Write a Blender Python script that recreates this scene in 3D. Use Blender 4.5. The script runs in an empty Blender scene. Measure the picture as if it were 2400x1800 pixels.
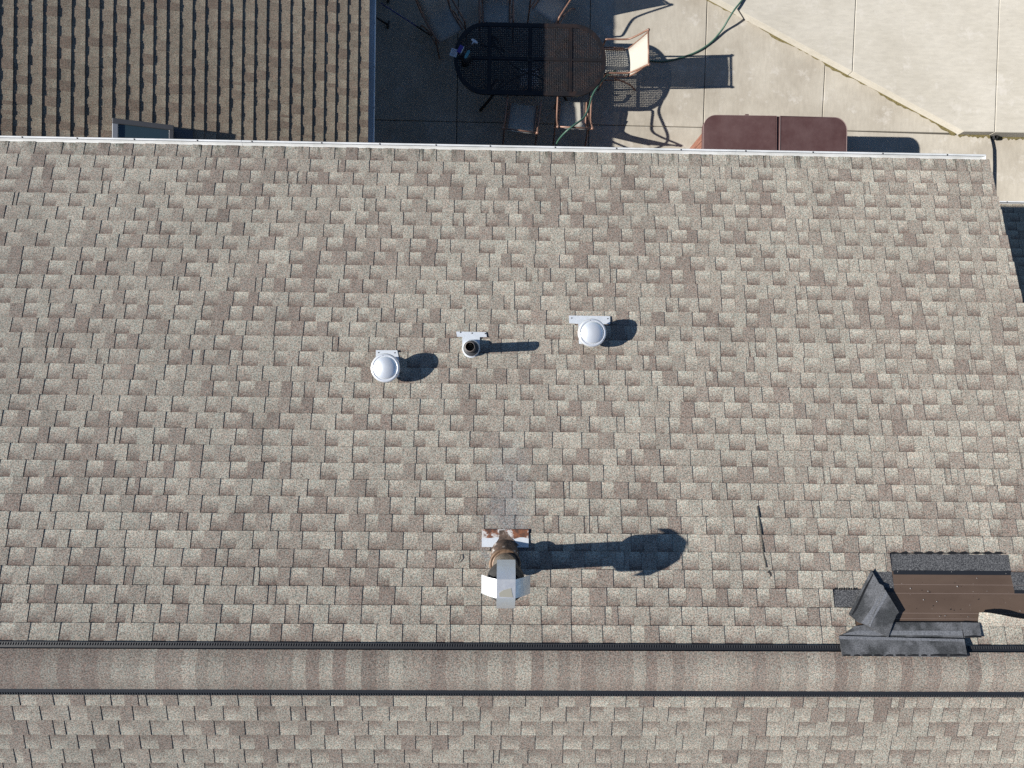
import bpy, bmesh, math, random
from mathutils import Vector, Matrix

# ------------------------------------------------------------------ camera, sky, sun, exposure
sc = bpy.context.scene
col = sc.collection
R = math.radians
F_PX = 1664.0                       # focal length in pixels of the 2400 x 1800 photograph
CAM_Z = 11.65
ROLL, TILT = 0.012, 0.021
fwd = Vector((math.sin(TILT), 0, -math.cos(TILT)))
right = Vector((math.cos(ROLL), math.sin(ROLL), 0))
right = (right - fwd * right.dot(fwd)).normalized()
up = right.cross(fwd).normalized()
CAM = Vector((0, 0, CAM_Z))
cam_d = bpy.data.cameras.new('camera')
cam_d.sensor_fit = 'HORIZONTAL'
cam_d.sensor_width = 36.0
cam_d.lens = 36.0 * F_PX / 2400.0
cam_d.clip_start = 0.05
cam_d.clip_end = 1000
cam = bpy.data.objects.new('camera', cam_d)
m3 = Matrix((right, up, -fwd)).transposed()
cam.matrix_world = Matrix.Translation(CAM) @ m3.to_4x4()
col.objects.link(cam)
sc.camera = cam

SUN_EL = R(31.0)
SUN_AZ = 0.055                      # light travels towards +X and slightly +Y
w = bpy.data.worlds.new('World')
sc.world = w
w.use_nodes = True
nt = w.node_tree
sky = nt.nodes.new('ShaderNodeTexSky')
sky.sky_type = 'NISHITA'
sky.sun_disc = False
sky.sun_elevation = SUN_EL
sky.sun_rotation = R(270) - SUN_AZ
sky.air_density = 0.85
sky.dust_density = 0.0
sky.ozone_density = 4.0
bg = nt.nodes['Background']
bg.inputs['Strength'].default_value = 0.06
nt.links.new(sky.outputs['Color'], bg.inputs['Color'])

sun_d = bpy.data.lights.new('sun', 'SUN')
sun_d.energy = 5.0
sun_d.angle = R(0.53)
sun_d.color = (1.0, 0.965, 0.905)
sun = bpy.data.objects.new('sun', sun_d)
sdir = Vector((math.cos(SUN_EL) * math.cos(SUN_AZ), math.cos(SUN_EL) * math.sin(SUN_AZ), -math.sin(SUN_EL)))
sun.rotation_euler = sdir.to_track_quat('-Z', 'Y').to_euler()
sun.location = (-20, 0, 20)
col.objects.link(sun)

vs = sc.view_settings
vs.view_transform = 'Standard'
vs.look = 'None'
vs.exposure = 0.75
vs.gamma = 1.0
vs.use_curve_mapping = False
sc.cycles.use_denoising = False
sc.cycles.max_bounces = 6

rng = random.Random(11)

# ------------------------------------------------------------------ pixel helpers (photograph pixels -> points on known surfaces)
def ray(px, py):
    return (right * (px - 1200) - up * (py - 900) + fwd * F_PX).normalized()

def P(px, py, z=0.0):
    d = ray(px, py)
    return CAM + d * ((z - CAM_Z) / d.z)

def on_plane(px, py, o, n):
    d = ray(px, py)
    return CAM + d * ((o - CAM).dot(n) / d.dot(n))

def to_px(p):
    q = Vector(p) - CAM
    dz = q.dot(fwd)
    return 1200 + F_PX * q.dot(right) / dz, 900 - F_PX * q.dot(up) / dz, dz

# ------------------------------------------------------------------ materials
def mat(name, color, rough=0.7, metal=0.0, spec=0.5):
    m = bpy.data.materials.new(name)
    m.use_nodes = True
    b = m.node_tree.nodes['Principled BSDF']
    b.inputs['Base Color'].default_value = (*color, 1)
    b.inputs['Roughness'].default_value = rough
    b.inputs['Metallic'].default_value = metal
    b.inputs['Specular IOR Level'].default_value = spec
    return m

class NB:
    """small node-building helper"""
    def __init__(s, m):
        s.t = m.node_tree
        s.b = s.t.nodes['Principled BSDF']
        s.pos = None
    def n(s, kind, **kw):
        x = s.t.nodes.new(kind)
        for k, v in kw.items():
            setattr(x, k, v)
        return x
    def link(s, a, b):
        s.t.links.new(a, b)
    def position(s):
        if s.pos is None:
            s.pos = s.n('ShaderNodeNewGeometry').outputs['Position']
        return s.pos
    def noise(s, scale, detail=2.0, rough=0.5, vec=None, stretch=None):
        x = s.n('ShaderNodeTexNoise')
        x.inputs['Scale'].default_value = scale
        x.inputs['Detail'].default_value = detail
        x.inputs['Roughness'].default_value = rough
        v = vec if vec is not None else s.position()
        if stretch:
            mp = s.n('ShaderNodeMapping')
            mp.inputs['Scale'].default_value = stretch
            s.link(v, mp.inputs['Vector'])
            v = mp.outputs['Vector']
        s.link(v, x.inputs['Vector'])
        return x
    def rng(s, val, a, b, c=0.0, d=1.0, smooth=False):
        x = s.n('ShaderNodeMapRange')
        if smooth:
            x.interpolation_type = 'SMOOTHSTEP'
        for i, q in enumerate((a, b, c, d)):
            x.inputs[i + 1].default_value = q
        s.link(val, x.inputs[0])
        return x.outputs[0]
    def math(s, op, a, b=None):
        x = s.n('ShaderNodeMath', operation=op)
        for i, q in enumerate((a, b)):
            if q is None:
                continue
            if isinstance(q, (int, float)):
                x.inputs[i].default_value = q
            else:
                s.link(q, x.inputs[i])
        return x.outputs[0]
    def mix(s, fac, a, b, blend='MIX'):
        x = s.n('ShaderNodeMix', data_type='RGBA', blend_type=blend)
        for i, q in ((0, fac), (6, a), (7, b)):
            if isinstance(q, (int, float)):
                x.inputs[i].default_value = q
            elif isinstance(q, tuple):
                x.inputs[i].default_value = (*q, 1) if len(q) == 3 else q
            else:
                s.link(q, x.inputs[i])
        return x.outputs[2]
    def grey(s, v):
        x = s.n('ShaderNodeCombineColor')
        for i in range(3):
            s.link(v, x.inputs[i])
        return x.outputs[0]
    def bump(s, h, strength, dist):
        x = s.n('ShaderNodeBump')
        x.inputs['Strength'].default_value = strength
        x.inputs['Distance'].default_value = dist
        s.link(h, x.inputs['Height'])
        s.link(x.outputs[0], s.b.inputs['Normal'])
    def base(s, c):
        s.link(c, s.b.inputs['Base Color'])
    def xyz(s):
        x = s.n('ShaderNodeSeparateXYZ')
        s.link(s.position(), x.inputs[0])
        return x.outputs

# main roof geometry, needed by a few materials
TAN = 1.0 / 3.0
TH = math.atan(TAN)
CO, SI = math.cos(TH), math.sin(TH)
EXPO = 0.143                        # shingle exposure
D0 = 6.25
Z_AT_0 = CAM_Z - D0                 # height of the front slope above y = 0
EAVE_Y = 2.300
EAVE_Z = Z_AT_0 - EAVE_Y * TAN
RIDGE_Y = -2.225
RIDGE_Z = Z_AT_0 - RIDGE_Y * TAN
NF = Vector((0, SI, CO))
OF = Vector((0, EAVE_Y, EAVE_Z))
def on_front(px, py, h=0.0):
    return on_plane(px, py, OF + NF * h, NF)

def granules(nb, c, amount=1.0):
    g1 = nb.noise(115, 2.0, 0.75)
    f1 = nb.rng(g1.outputs['Fac'], 0.34, 0.66, 1 - 0.66 * amount, 1 + 0.66 * amount)
    c = nb.mix(1.0, c, nb.grey(f1), 'MULTIPLY')
    g2 = nb.noise(75, 1.0, 0.6)
    hue = nb.mix(nb.rng(g2.outputs['Fac'], 0.35, 0.65), (1.10, 0.97, 0.90), (0.93, 1.03, 1.02))
    c = nb.mix(1.0, c, hue, 'MULTIPLY')
    g3 = nb.noise(1.1, 3.0, 0.55)
    c = nb.mix(1.0, c, nb.grey(nb.rng(g3.outputs['Fac'], 0.3, 0.7, 0.94, 1.06)), 'MULTIPLY')
    g4 = nb.noise(3.0, 3.0, 0.6, stretch=(1.3, 0.16, 0.16))
    c = nb.mix(1.0, c, nb.grey(nb.rng(g4.outputs['Fac'], 0.3, 0.7, 0.93, 1.06)), 'MULTIPLY')
    nb.bump(g1.outputs['Fac'], 0.35, 0.003)
    return c

LIGHT = (0.338, 0.319, 0.277)
BROWN = (0.204, 0.169, 0.149)
BAND = (0.140, 0.109, 0.096)

def shingle_mat(name, stains=False, tint=None):
    m = mat(name, LIGHT, 0.92, 0, 0.25)
    nb = NB(m)
    nb.b.inputs['Diffuse Roughness'].default_value = 0.35
    a = nb.n('ShaderNodeAttribute', attribute_name='tone')
    sp = nb.n('ShaderNodeSeparateColor')
    nb.link(a.outputs['Color'], sp.inputs[0])
    mixv, v, st = sp.outputs
    c = nb.mix(mixv, LIGHT, BROWN)
    nz = nb.noise(38, 2.0, 0.7)
    vv = nb.math('ADD', v, nb.rng(nz.outputs['Fac'], 0.3, 0.7, -0.13, 0.13))
    fac = nb.math('MULTIPLY', nb.rng(vv, 0.18, 0.95, 0, 1), st)
    c = nb.mix(fac, c, BAND)
    br = nb.rng(a.outputs['Alpha'], 0, 1, 0.84, 1.16)
    c = nb.mix(1.0, c, nb.grey(br), 'MULTIPLY')
    if stains:
        x, y, z = nb.xyz()
        # grey wash running down the slope from the flue flashing
        sx = on_front(1190, 1150).x
        dx = nb.math('ABSOLUTE', nb.math('SUBTRACT', x, sx))
        wz = nb.noise(14, 3.0, 0.6)
        dxn = nb.math('ADD', dx, nb.rng(wz.outputs['Fac'], 0.3, 0.7, -0.09, 0.09))
        fx = nb.rng(dxn, 0.04, 0.24, 1, 0, True)
        y0, y1 = on_front(1190, 1290).y, on_front(1190, 990).y
        fy = nb.rng(y, y0, y1, 1, 0)
        fy2 = nb.rng(y, y0 - 0.25, y0, 0, 1)
        ff = nb.math('MULTIPLY', nb.math('MULTIPLY', fx, fy), nb.math('MULTIPLY', fy2, 1.0))
        c = nb.mix(ff, c, (0.205, 0.20, 0.205))
        # dark algae on the lowest course
        mz = nb.noise(9, 4.0, 0.7, stretch=(1.6, 0.5, 0.5))
        fm = nb.math('MULTIPLY', nb.rng(y, EAVE_Y - 0.16, EAVE_Y, 0, 1), nb.rng(mz.outputs['Fac'], 0.50, 0.64, 0, 1))
        c = nb.mix(nb.math('MULTIPLY', fm, 0.8), c, (0.045, 0.048, 0.035))
    if tint:
        c = nb.mix(1.0, c, tint, 'MULTIPLY')
    c = granules(nb, c)
    nb.base(c)
    return m

M = {}
M['shingle'] = shingle_mat('roof_shingle', True)
M['shingle_plain'] = shingle_mat('side_roof_shingle', False, (1.0, 0.95, 0.86))
M['asphalt'] = mat('cut_asphalt', (0.018, 0.016, 0.016), 0.9, 0, 0.2)

def speckled(name, c1, c2, scale=120, lo=0.45, hi=0.68, rough=0.85):
    m = mat(name, c1, rough, 0, 0.3)
    nb = NB(m)
    g = nb.noise(scale, 2.0, 0.8)
    c = nb.mix(nb.rng(g.outputs['Fac'], lo, hi), c1, c2)
    nb.base(c)
    nb.bump(g.outputs['Fac'], 0.3, 0.003)
    return m

M['headlap'] = speckled('dark_headlap', (0.030, 0.031, 0.035), (0.20, 0.20, 0.20), 110, 0.42, 0.72)
M['streak'] = speckled('old_tar', (0.045, 0.042, 0.034), (0.17, 0.16, 0.135), 100, 0.40, 0.72, 0.9)
M['crumb'] = mat('crumb', (0.34, 0.33, 0.32), 0.8)
M['tar_dark'] = speckled('tar_bead', (0.012, 0.012, 0.013), (0.04, 0.038, 0.036), 90, 0.55, 0.8, 0.6)
M['tar'] = speckled('tar', (0.022, 0.020, 0.019), (0.12, 0.11, 0.10), 100, 0.45, 0.75, 0.7)

def back_mat():
    m = mat('shingle_back', (0.1, 0.1, 0.1), 0.8, 0, 0.3)
    nb = NB(m)
    b = nb.noise(7, 2.0, 0.5)
    c = nb.mix(nb.rng(b.outputs['Fac'], 0.40, 0.60), (0.046, 0.048, 0.050), (0.125, 0.127, 0.133))
    g = nb.noise(130, 2.0, 0.7)
    c = nb.mix(1.0, c, nb.grey(nb.rng(g.outputs['Fac'], 0.3, 0.7, 0.5, 1.5)), 'MULTIPLY')
    nb.base(c)
    nb.bump(g.outputs['Fac'], 0.25, 0.003)
    return m
M['back'] = back_mat()
M['back_light'] = speckled('shingle_back_seal', (0.10, 0.105, 0.115), (0.22, 0.225, 0.24), 100, 0.35, 0.7)

def felt_mat():
    m = mat('underlayment', (0.12, 0.07, 0.05), 0.75, 0, 0.3)
    nb = NB(m)
    n1 = nb.noise(3.0, 4.0, 0.6, stretch=(0.5, 1, 1))
    c = nb.mix(nb.rng(n1.outputs['Fac'], 0.35, 0.65), (0.078, 0.051, 0.037), (0.106, 0.072, 0.053))
    n2 = nb.noise(42, 2.0, 0.6)
    c = nb.mix(nb.rng(n2.outputs['Fac'], 0.70, 0.76), c, (0.04, 0.024, 0.018))
    n3 = nb.noise(55, 1.0, 0.5, stretch=(1.1, 0.9, 1))
    c = nb.mix(nb.rng(n3.outputs['Fac'], 0.75, 0.78), c, (0.18, 0.15, 0.13))
    nb.base(c)
    return m
M['felt'] = felt_mat()
M['print'] = mat('printed_line', (0.24, 0.18, 0.155), 0.7)

def concrete_mat(name, a, b, streak):
    m = mat(name, a, 0.9, 0, 0.2)
    nb = NB(m)
    nb.b.inputs['Diffuse Roughness'].default_value = 0.6
    n1 = nb.noise(1.3, 6.0, 0.62)
    c = nb.mix(nb.rng(n1.outputs['Fac'], 0.32, 0.68), a, b)
    n2 = nb.noise(22, 3.0, 0.65, stretch=streak)
    c = nb.mix(1.0, c, nb.grey(nb.rng(n2.outputs['Fac'], 0.3, 0.7, 0.93, 1.06)), 'MULTIPLY')
    n3 = nb.noise(14, 3.0, 0.7)
    c = nb.mix(nb.rng(n3.outputs['Fac'], 0.67, 0.76, 0, 0.4), c, (0.17, 0.15, 0.12))
    n4 = nb.noise(3.2, 5.0, 0.75)
    c = nb.mix(nb.rng(n4.outputs['Fac'], 0.56, 0.68, 0, 0.6), c, (0.54, 0.51, 0.46))
    nb.base(c)
    n5 = nb.noise(60, 2.0, 0.6)
    nb.bump(n5.outputs['Fac'], 0.15, 0.004)
    return m
M['concrete'] = concrete_mat('patio_concrete', (0.34, 0.305, 0.25), (0.46, 0.425, 0.36), (1.0, 0.25, 1))
M['concrete_new'] = concrete_mat('upper_concrete', (0.43, 0.40, 0.34), (0.49, 0.46, 0.40), (0.3, 1.0, 1))
M['joint'] = mat('joint_dirt', (0.035, 0.032, 0.028), 0.95)

def ground_mat():
    m = mat('soil', (0.1, 0.08, 0.05), 0.95)
    nb = NB(m)
    n1 = nb.noise(0.6, 6, 0.6)
    nb.base(nb.mix(nb.rng(n1.outputs['Fac'], 0.35, 0.65), (0.06, 0.075, 0.03), (0.13, 0.10, 0.065)))
    return m
M['soil'] = ground_mat()

def moss_mat():
    m = mat('moss', (0.1, 0.08, 0.03), 0.95)
    nb = NB(m)
    n1 = nb.noise(40, 3, 0.7)
    nb.base(nb.mix(nb.rng(n1.outputs['Fac'], 0.35, 0.65), (0.085, 0.07, 0.022), (0.22, 0.18, 0.08)))
    return m
M['moss'] = moss_mat()

def gutter_mat():
    m = mat('gutter_white', (0.62, 0.63, 0.63), 0.45, 0, 0.5)
    nb = NB(m)
    n1 = nb.noise(6, 5, 0.7, stretch=(0.5, 1, 1))
    nb.base(nb.mix(nb.rng(n1.outputs['Fac'], 0.4, 0.75), (0.66, 0.67, 0.67), (0.47, 0.48, 0.46)))
    return m
M['gutter'] = gutter_mat()
def gutter2_mat():
    m = mat('side_gutter_paint', (0.42, 0.46, 0.5), 0.5)
    nb = NB(m)
    n1 = nb.noise(5, 5, 0.7, stretch=(1, 0.5, 1))
    nb.base(nb.mix(nb.rng(n1.outputs['Fac'], 0.4, 0.7), (0.80, 0.80, 0.78), (0.58, 0.58, 0.57)))
    return m
M['gutter2'] = gutter2_mat()
M['wall'] = mat('wall_siding', (0.30, 0.285, 0.26), 0.8)
M['deck'] = mat('roof_deck', (0.02, 0.018, 0.018), 0.95)
M['black'] = mat('black_plastic', (0.012, 0.013, 0.016), 0.55)
M['comb'] = mat('vent_plastic', (0.026, 0.027, 0.03), 0.6)
M['dark'] = mat('dark_hole', (0.008, 0.007, 0.006), 0.9)

def galv_mat(name, a, b, rough=0.38, metal=0.85, scale=18):
    m = mat(name, a, rough, metal)
    nb = NB(m)
    n1 = nb.noise(scale, 4, 0.65)
    nb.base(nb.mix(nb.rng(n1.outputs['Fac'], 0.35, 0.65), a, b))
    nb.link(nb.rng(n1.outputs['Fac'], 0.3, 0.7, rough - 0.08, rough + 0.12), nb.b.inputs['Roughness'])
    n2 = nb.noise(30, 2, 0.5)
    nb.bump(n2.outputs['Fac'], 0.12, 0.004)
    return m
M['galv'] = galv_mat('galvanized_steel', (0.66, 0.69, 0.72), (0.55, 0.58, 0.61), 0.5, 0.25)
M['cap'] = galv_mat('cap_steel', (0.84, 0.86, 0.88), (0.72, 0.75, 0.78), 0.34, 0.55, 9)
M['flue_cap'] = galv_mat('flue_cap_steel', (0.70, 0.71, 0.72), (0.60, 0.61, 0.62), 0.42, 0.7)
def rust_mat():
    m = mat('rusty_steel', (0.2, 0.08, 0.04), 0.75, 0.1)
    nb = NB(m)
    n1 = nb.noise(24, 5, 0.7)
    n0 = nb.noise(9, 4, 0.7)
    c = nb.mix(nb.rng(n1.outputs['Fac'], 0.4, 0.6), (0.23, 0.085, 0.04), (0.07, 0.035, 0.025))
    c = nb.mix(nb.rng(n0.outputs['Fac'], 0.50, 0.56), c, (0.50, 0.48, 0.46))
    nb.base(c)
    return m
M['rust'] = rust_mat()
def collar_mat():
    m = mat('brown_collar', (0.2, 0.11, 0.06), 0.5, 0.25)
    nb = NB(m)
    n1 = nb.noise(22, 4, 0.7)
    nb.base(nb.mix(nb.rng(n1.outputs['Fac'], 0.35, 0.65), (0.075, 0.044, 0.027), (0.21, 0.135, 0.085)))
    return m
M['collar'] = collar_mat()
def cone_mat():
    m = mat('weathered_cone', (0.1, 0.07, 0.05), 0.7, 0.1)
    nb = NB(m)
    n1 = nb.noise(20, 5, 0.75)
    c = nb.mix(nb.rng(n1.outputs['Fac'], 0.38, 0.56), (0.035, 0.026, 0.021), (0.12, 0.078, 0.055))
    nb.base(nb.mix(nb.rng(n1.outputs['Fac'], 0.58, 0.64), c, (0.42, 0.40, 0.37)))
    return m
M['cone'] = cone_mat()
M['drum'] = galv_mat('dull_drum', (0.055, 0.052, 0.05), (0.03, 0.03, 0.03), 0.7, 0.2)
M['abs'] = mat('abs_pipe', (0.045, 0.045, 0.047), 0.6)
M['abs_rim'] = mat('abs_pipe_cut', (0.20, 0.17, 0.15), 0.7)

def brown_frame():
    m = mat('bronze_tube', (0.24, 0.125, 0.08), 0.42, 0.15)
    nb = NB(m)
    n1 = nb.noise(25, 3, 0.6)
    nb.base(nb.mix(nb.rng(n1.outputs['Fac'], 0.35, 0.65), (0.25, 0.140, 0.098), (0.19, 0.108, 0.078)))
    return m
M['tube'] = brown_frame()
def sling_mat():
    m = mat('sling_fabric', (0.5, 0.48, 0.42), 0.9)
    nb = NB(m)
    n1 = nb.noise(160, 2, 0.6)
    nb.base(nb.mix(nb.rng(n1.outputs['Fac'], 0.3, 0.7), (0.40, 0.38, 0.33), (0.50, 0.48, 0.42)))
    nb.b.inputs['Alpha'].default_value = 0.86    # open mesh weave
    return m
M['sling'] = sling_mat()
def cast_mat():
    m = mat('cast_aluminium', (0.05, 0.04, 0.04), 0.5, 0.2)
    nb = NB(m)
    n1 = nb.noise(9, 4, 0.7)
    nb.base(nb.mix(nb.rng(n1.outputs['Fac'], 0.45, 0.68), (0.010, 0.009, 0.010), (0.030, 0.017, 0.013)))
    return m
M['cast'] = cast_mat()
def vinyl_mat():
    m = mat('spa_cover_vinyl', (0.09, 0.04, 0.045), 0.7, 0, 0.25)
    nb = NB(m)
    n1 = nb.noise(3.5, 5, 0.65)
    c = nb.mix(nb.rng(n1.outputs['Fac'], 0.35, 0.65), (0.072, 0.035, 0.034), (0.100, 0.058, 0.056))
    n2 = nb.noise(14, 4, 0.75)
    c = nb.mix(nb.rng(n2.outputs['Fac'], 0.66, 0.8, 0, 0.6), c, (0.17, 0.07, 0.05))
    nb.base(c)
    nb.bump(n1.outputs['Fac'], 0.3, 0.02)
    return m
M['vinyl'] = vinyl_mat()
M['vinyl_pipe'] = mat('vinyl_piping', (0.22, 0.15, 0.14), 0.5)
def redwood():
    m = mat('redwood', (0.2, 0.08, 0.05), 0.7)
    nb = NB(m)
    n1 = nb.noise(9, 4, 0.6, stretch=(4, 4, 0.4))
    nb.base(nb.mix(nb.rng(n1.outputs['Fac'], 0.35, 0.65), (0.15, 0.058, 0.038), (0.28, 0.13, 0.088)))
    return m
M['redwood'] = redwood()
M['hose'] = mat('hose_rubber', (0.045, 0.105, 0.075), 0.5)
M['blue'] = mat('blue_paint', (0.02, 0.04, 0.20), 0.4)
M['white'] = mat('white_plastic', (0.75, 0.75, 0.75), 0.5)
M['paper'] = mat('paper', (0.72, 0.72, 0.74), 0.85)
M['ink'] = mat('ink', (0.10, 0.10, 0.13), 0.8)
M['purple'] = mat('purple_print', (0.09, 0.05, 0.30), 0.5)
M['teal'] = mat('teal_label', (0.10, 0.30, 0.32), 0.5)
M['pale_stone'] = mat('pale_base', (0.62, 0.64, 0.66), 0.7)
M['sky_frame'] = mat('skylight_frame', (0.095, 0.095, 0.10), 0.45, 0.3)
M['sky_frame_sheen'] = mat('skylight_frame_sheen', (0.33, 0.34, 0.36), 0.4, 0.4)  # paler copy of the frame: the left rail's reflection put into its colour
M['glass'] = mat('skylight_glass', (0.035, 0.06, 0.075), 0.08, 0.0, 0.9)
M['screw'] = mat('screw', (0.10, 0.095, 0.09), 0.5, 0.6)

# ------------------------------------------------------------------ mesh helpers
class MB:
    def __init__(s):
        s.v, s.f, s.mi, s.c = [], [], [], []
    def face(s, pts, mi=0, tone=None):
        i = len(s.v)
        s.v += [tuple(p) for p in pts]
        s.f.append(tuple(range(i, i + len(pts))))
        s.mi.append(mi)
        if tone is None:
            tone = [(0, 0, 0, 0.5)] * len(pts)
        s.c += tone
    def mesh_add(s, verts, faces, mi=0):
        i = len(s.v)
        s.v += [tuple(p) for p in verts]
        s.c += [(0, 0, 0, 0.5)] * len(verts)
        for f in faces:
            s.f.append(tuple(i + k for k in f))
            s.mi.append(mi)
    def extend(s, o):
        i = len(s.v)
        s.v += o.v
        s.c += o.c
        s.f += [tuple(i + k for k in f) for f in o.f]
        s.mi += o.mi
    def box(s, c, size, mi=0, rot=None):
        x, y, z = (q / 2 for q in size)
        vv = [Vector((a, b, d)) for d in (-z, z) for a, b in ((-x, -y), (x, -y), (x, y), (-x, y))]
        if rot is not None:
            vv = [rot @ q for q in vv]
        vv = [q + Vector(c) for q in vv]
        s.mesh_add(vv, [(3, 2, 1, 0), (4, 5, 6, 7), (0, 1, 5, 4), (1, 2, 6, 5), (2, 3, 7, 6), (3, 0, 4, 7)], mi)
    def prism(s, top, down, mi=0, cham=0.0):
        """polygon 'top' (list of Vectors) extruded by vector 'down'; optional chamfer of the top edge"""
        n = len(top)
        bot = [Vector(p) + Vector(down) for p in top]
        if cham:
            c = sum((Vector(p) for p in top), Vector()) / n
            dn = Vector(down).normalized() * cham
            ring = [Vector(p) + dn for p in top]
            ins = inset([Vector(p) for p in top], cham, Vector(down))
            s.mesh_add(ins + ring + bot, [tuple(range(n))] + [(i, (i + 1) % n, n + (i + 1) % n, n + i) for i in range(n)]
                       + [(n + i, n + (i + 1) % n, 2 * n + (i + 1) % n, 2 * n + i) for i in range(n)]
                       + [tuple(range(3 * n - 1, 2 * n - 1, -1))], mi)
        else:
            s.mesh_add(list(top) + bot, [tuple(range(n))] + [(i, (i + 1) % n, n + (i + 1) % n, n + i) for i in range(n)]
                       + [tuple(range(2 * n - 1, n - 1, -1))], mi)
    def tube(s, pts, r, n=8, mi=0, smooth=4, cap=True):
        pts = [Vector(p) for p in pts]
        if smooth > 1 and len(pts) > 2:
            pts = catmull(pts, smooth)
        rs = r if isinstance(r, (list, tuple)) else [r] * len(pts)
        if len(rs) != len(pts):
            rs = [rs[min(len(rs) - 1, int(i * len(rs) / len(pts)))] for i in range(len(pts))]
        verts, faces = [], []
        up_ = None
        for i, p in enumerate(pts):
            a = pts[max(i - 1, 0)]
            b = pts[min(i + 1, len(pts) - 1)]
            t = (b - a).normalized()
            if up_ is None:
                up_ = Vector((0, 0, 1)) if abs(t.z) < 0.9 else Vector((1, 0, 0))
            x = t.cross(up_).normalized()
            up_ = x.cross(t).normalized()
            for k in range(n):
                an = 2 * math.pi * k / n
                verts.append(p + (x * math.cos(an) + up_ * math.sin(an)) * rs[i])
        for i in range(len(pts) - 1):
            for k in range(n):
                faces.append((i * n + k, i * n + (k + 1) % n, (i + 1) * n + (k + 1) % n, (i + 1) * n + k))
        if cap:
            faces.append(tuple(range(n - 1, -1, -1)))
            faces.append(tuple((len(pts) - 1) * n + k for k in range(n)))
        s.mesh_add(verts, faces, mi)
    def lathe(s, prof, c, n=40, mi=0, close_top=True):
        """profile [(r, z)] round a vertical axis at c"""
        c = Vector(c)
        verts, faces = [], []
        for r, z in prof:
            for k in range(n):
                a = 2 * math.pi * k / n
                verts.append(c + Vector((r * math.cos(a), r * math.sin(a), z)))
        for i in range(len(prof) - 1):
            for k in range(n):
                faces.append((i * n + k, i * n + (k + 1) % n, (i + 1) * n + (k + 1) % n, (i + 1) * n + k))
        if close_top:
            faces.append(tuple((len(prof) - 1) * n + k for k in range(n)))
        s.mesh_add(verts, faces, mi)
    def build(s, name, mats, parent=None, smooth=False, tone=False, fix=False):
        me = bpy.data.meshes.new(name)
        me.from_pydata(s.v, [], s.f)
        for m in (mats if isinstance(mats, (list, tuple)) else [mats]):
            me.materials.append(m)
        if any(s.mi):
            me.polygons.foreach_set('material_index', s.mi)
        if smooth:
            me.polygons.foreach_set('use_smooth', [True] * len(s.f))
        if tone:
            at = me.color_attributes.new('tone', 'FLOAT_COLOR', 'POINT')
            at.data.foreach_set('color', [q for t in s.c for q in t])
        if fix:
            bm = bmesh.new()
            bm.from_mesh(me)
            bmesh.ops.remove_doubles(bm, verts=bm.verts, dist=1e-5)
            bmesh.ops.recalc_face_normals(bm, faces=bm.faces)
            bm.to_mesh(me)
            bm.free()
        me.update()
        o = bpy.data.objects.new(name, me)
        col.objects.link(o)
        if parent is not None:
            adopt(o, parent)
        return o

def inset(poly, d, down):
    n = len(poly)
    nrm = -Vector(down).normalized()
    area = sum(((poly[i] - poly[0]).cross(poly[(i + 1) % n] - poly[0])).dot(nrm) for i in range(n))
    sg = 1 if area > 0 else -1
    out = []
    for i in range(n):
        a, b, c = poly[i - 1], poly[i], poly[(i + 1) % n]
        e1, e2 = (b - a).normalized(), (c - b).normalized()
        n1, n2 = nrm.cross(e1) * sg, nrm.cross(e2) * sg
        m = (n1 + n2)
        k = d / max(0.35, m.length / 2) / max(m.length, 1e-6)
        out.append(b + m * k)
    return out

def catmull(pts, k):
    out = []
    for i in range(len(pts) - 1):
        p0, p1, p2, p3 = pts[max(i - 1, 0)], pts[i], pts[i + 1], pts[min(i + 2, len(pts) - 1)]
        for j in range(k):
            t = j / k
            out.append(0.5 * ((2 * p1) + (p2 - p0) * t + (2 * p0 - 5 * p1 + 4 * p2 - p3) * t * t + (3 * p1 - p0 - 3 * p2 + p3) * t ** 3))
    out.append(pts[-1])
    return out

def wm(o):
    """world matrix of an object before the depsgraph has run"""
    m = Matrix.Translation(o.location) @ o.rotation_euler.to_matrix().to_4x4()
    return m if o.parent is None else wm(o.parent) @ o.matrix_parent_inverse @ m

def adopt(o, parent):
    o.parent = parent
    if 'local' not in parent.keys():
        o.matrix_parent_inverse = wm(parent).inverted()

def tag(o, label=None, cat=None, group=None, kind=None):
    for k, v in (('label', label), ('category', cat), ('group', group), ('kind', kind)):
        if v:
            o[k] = v
    return o

def thing(name, label, cat, loc=(0, 0, 0), group=None):
    o = bpy.data.objects.new(name, None)
    o.empty_display_size = 0.2
    o.location = loc
    col.objects.link(o)
    return tag(o, label, cat, group)

# ------------------------------------------------------------------ ground and patio
g = MB()
g.face([(-300, -300, -0.32), (300, -300, -0.32), (300, 300, -0.32), (-300, 300, -0.32)])
tag(g.build('ground', M['soil']), kind='structure')

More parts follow.
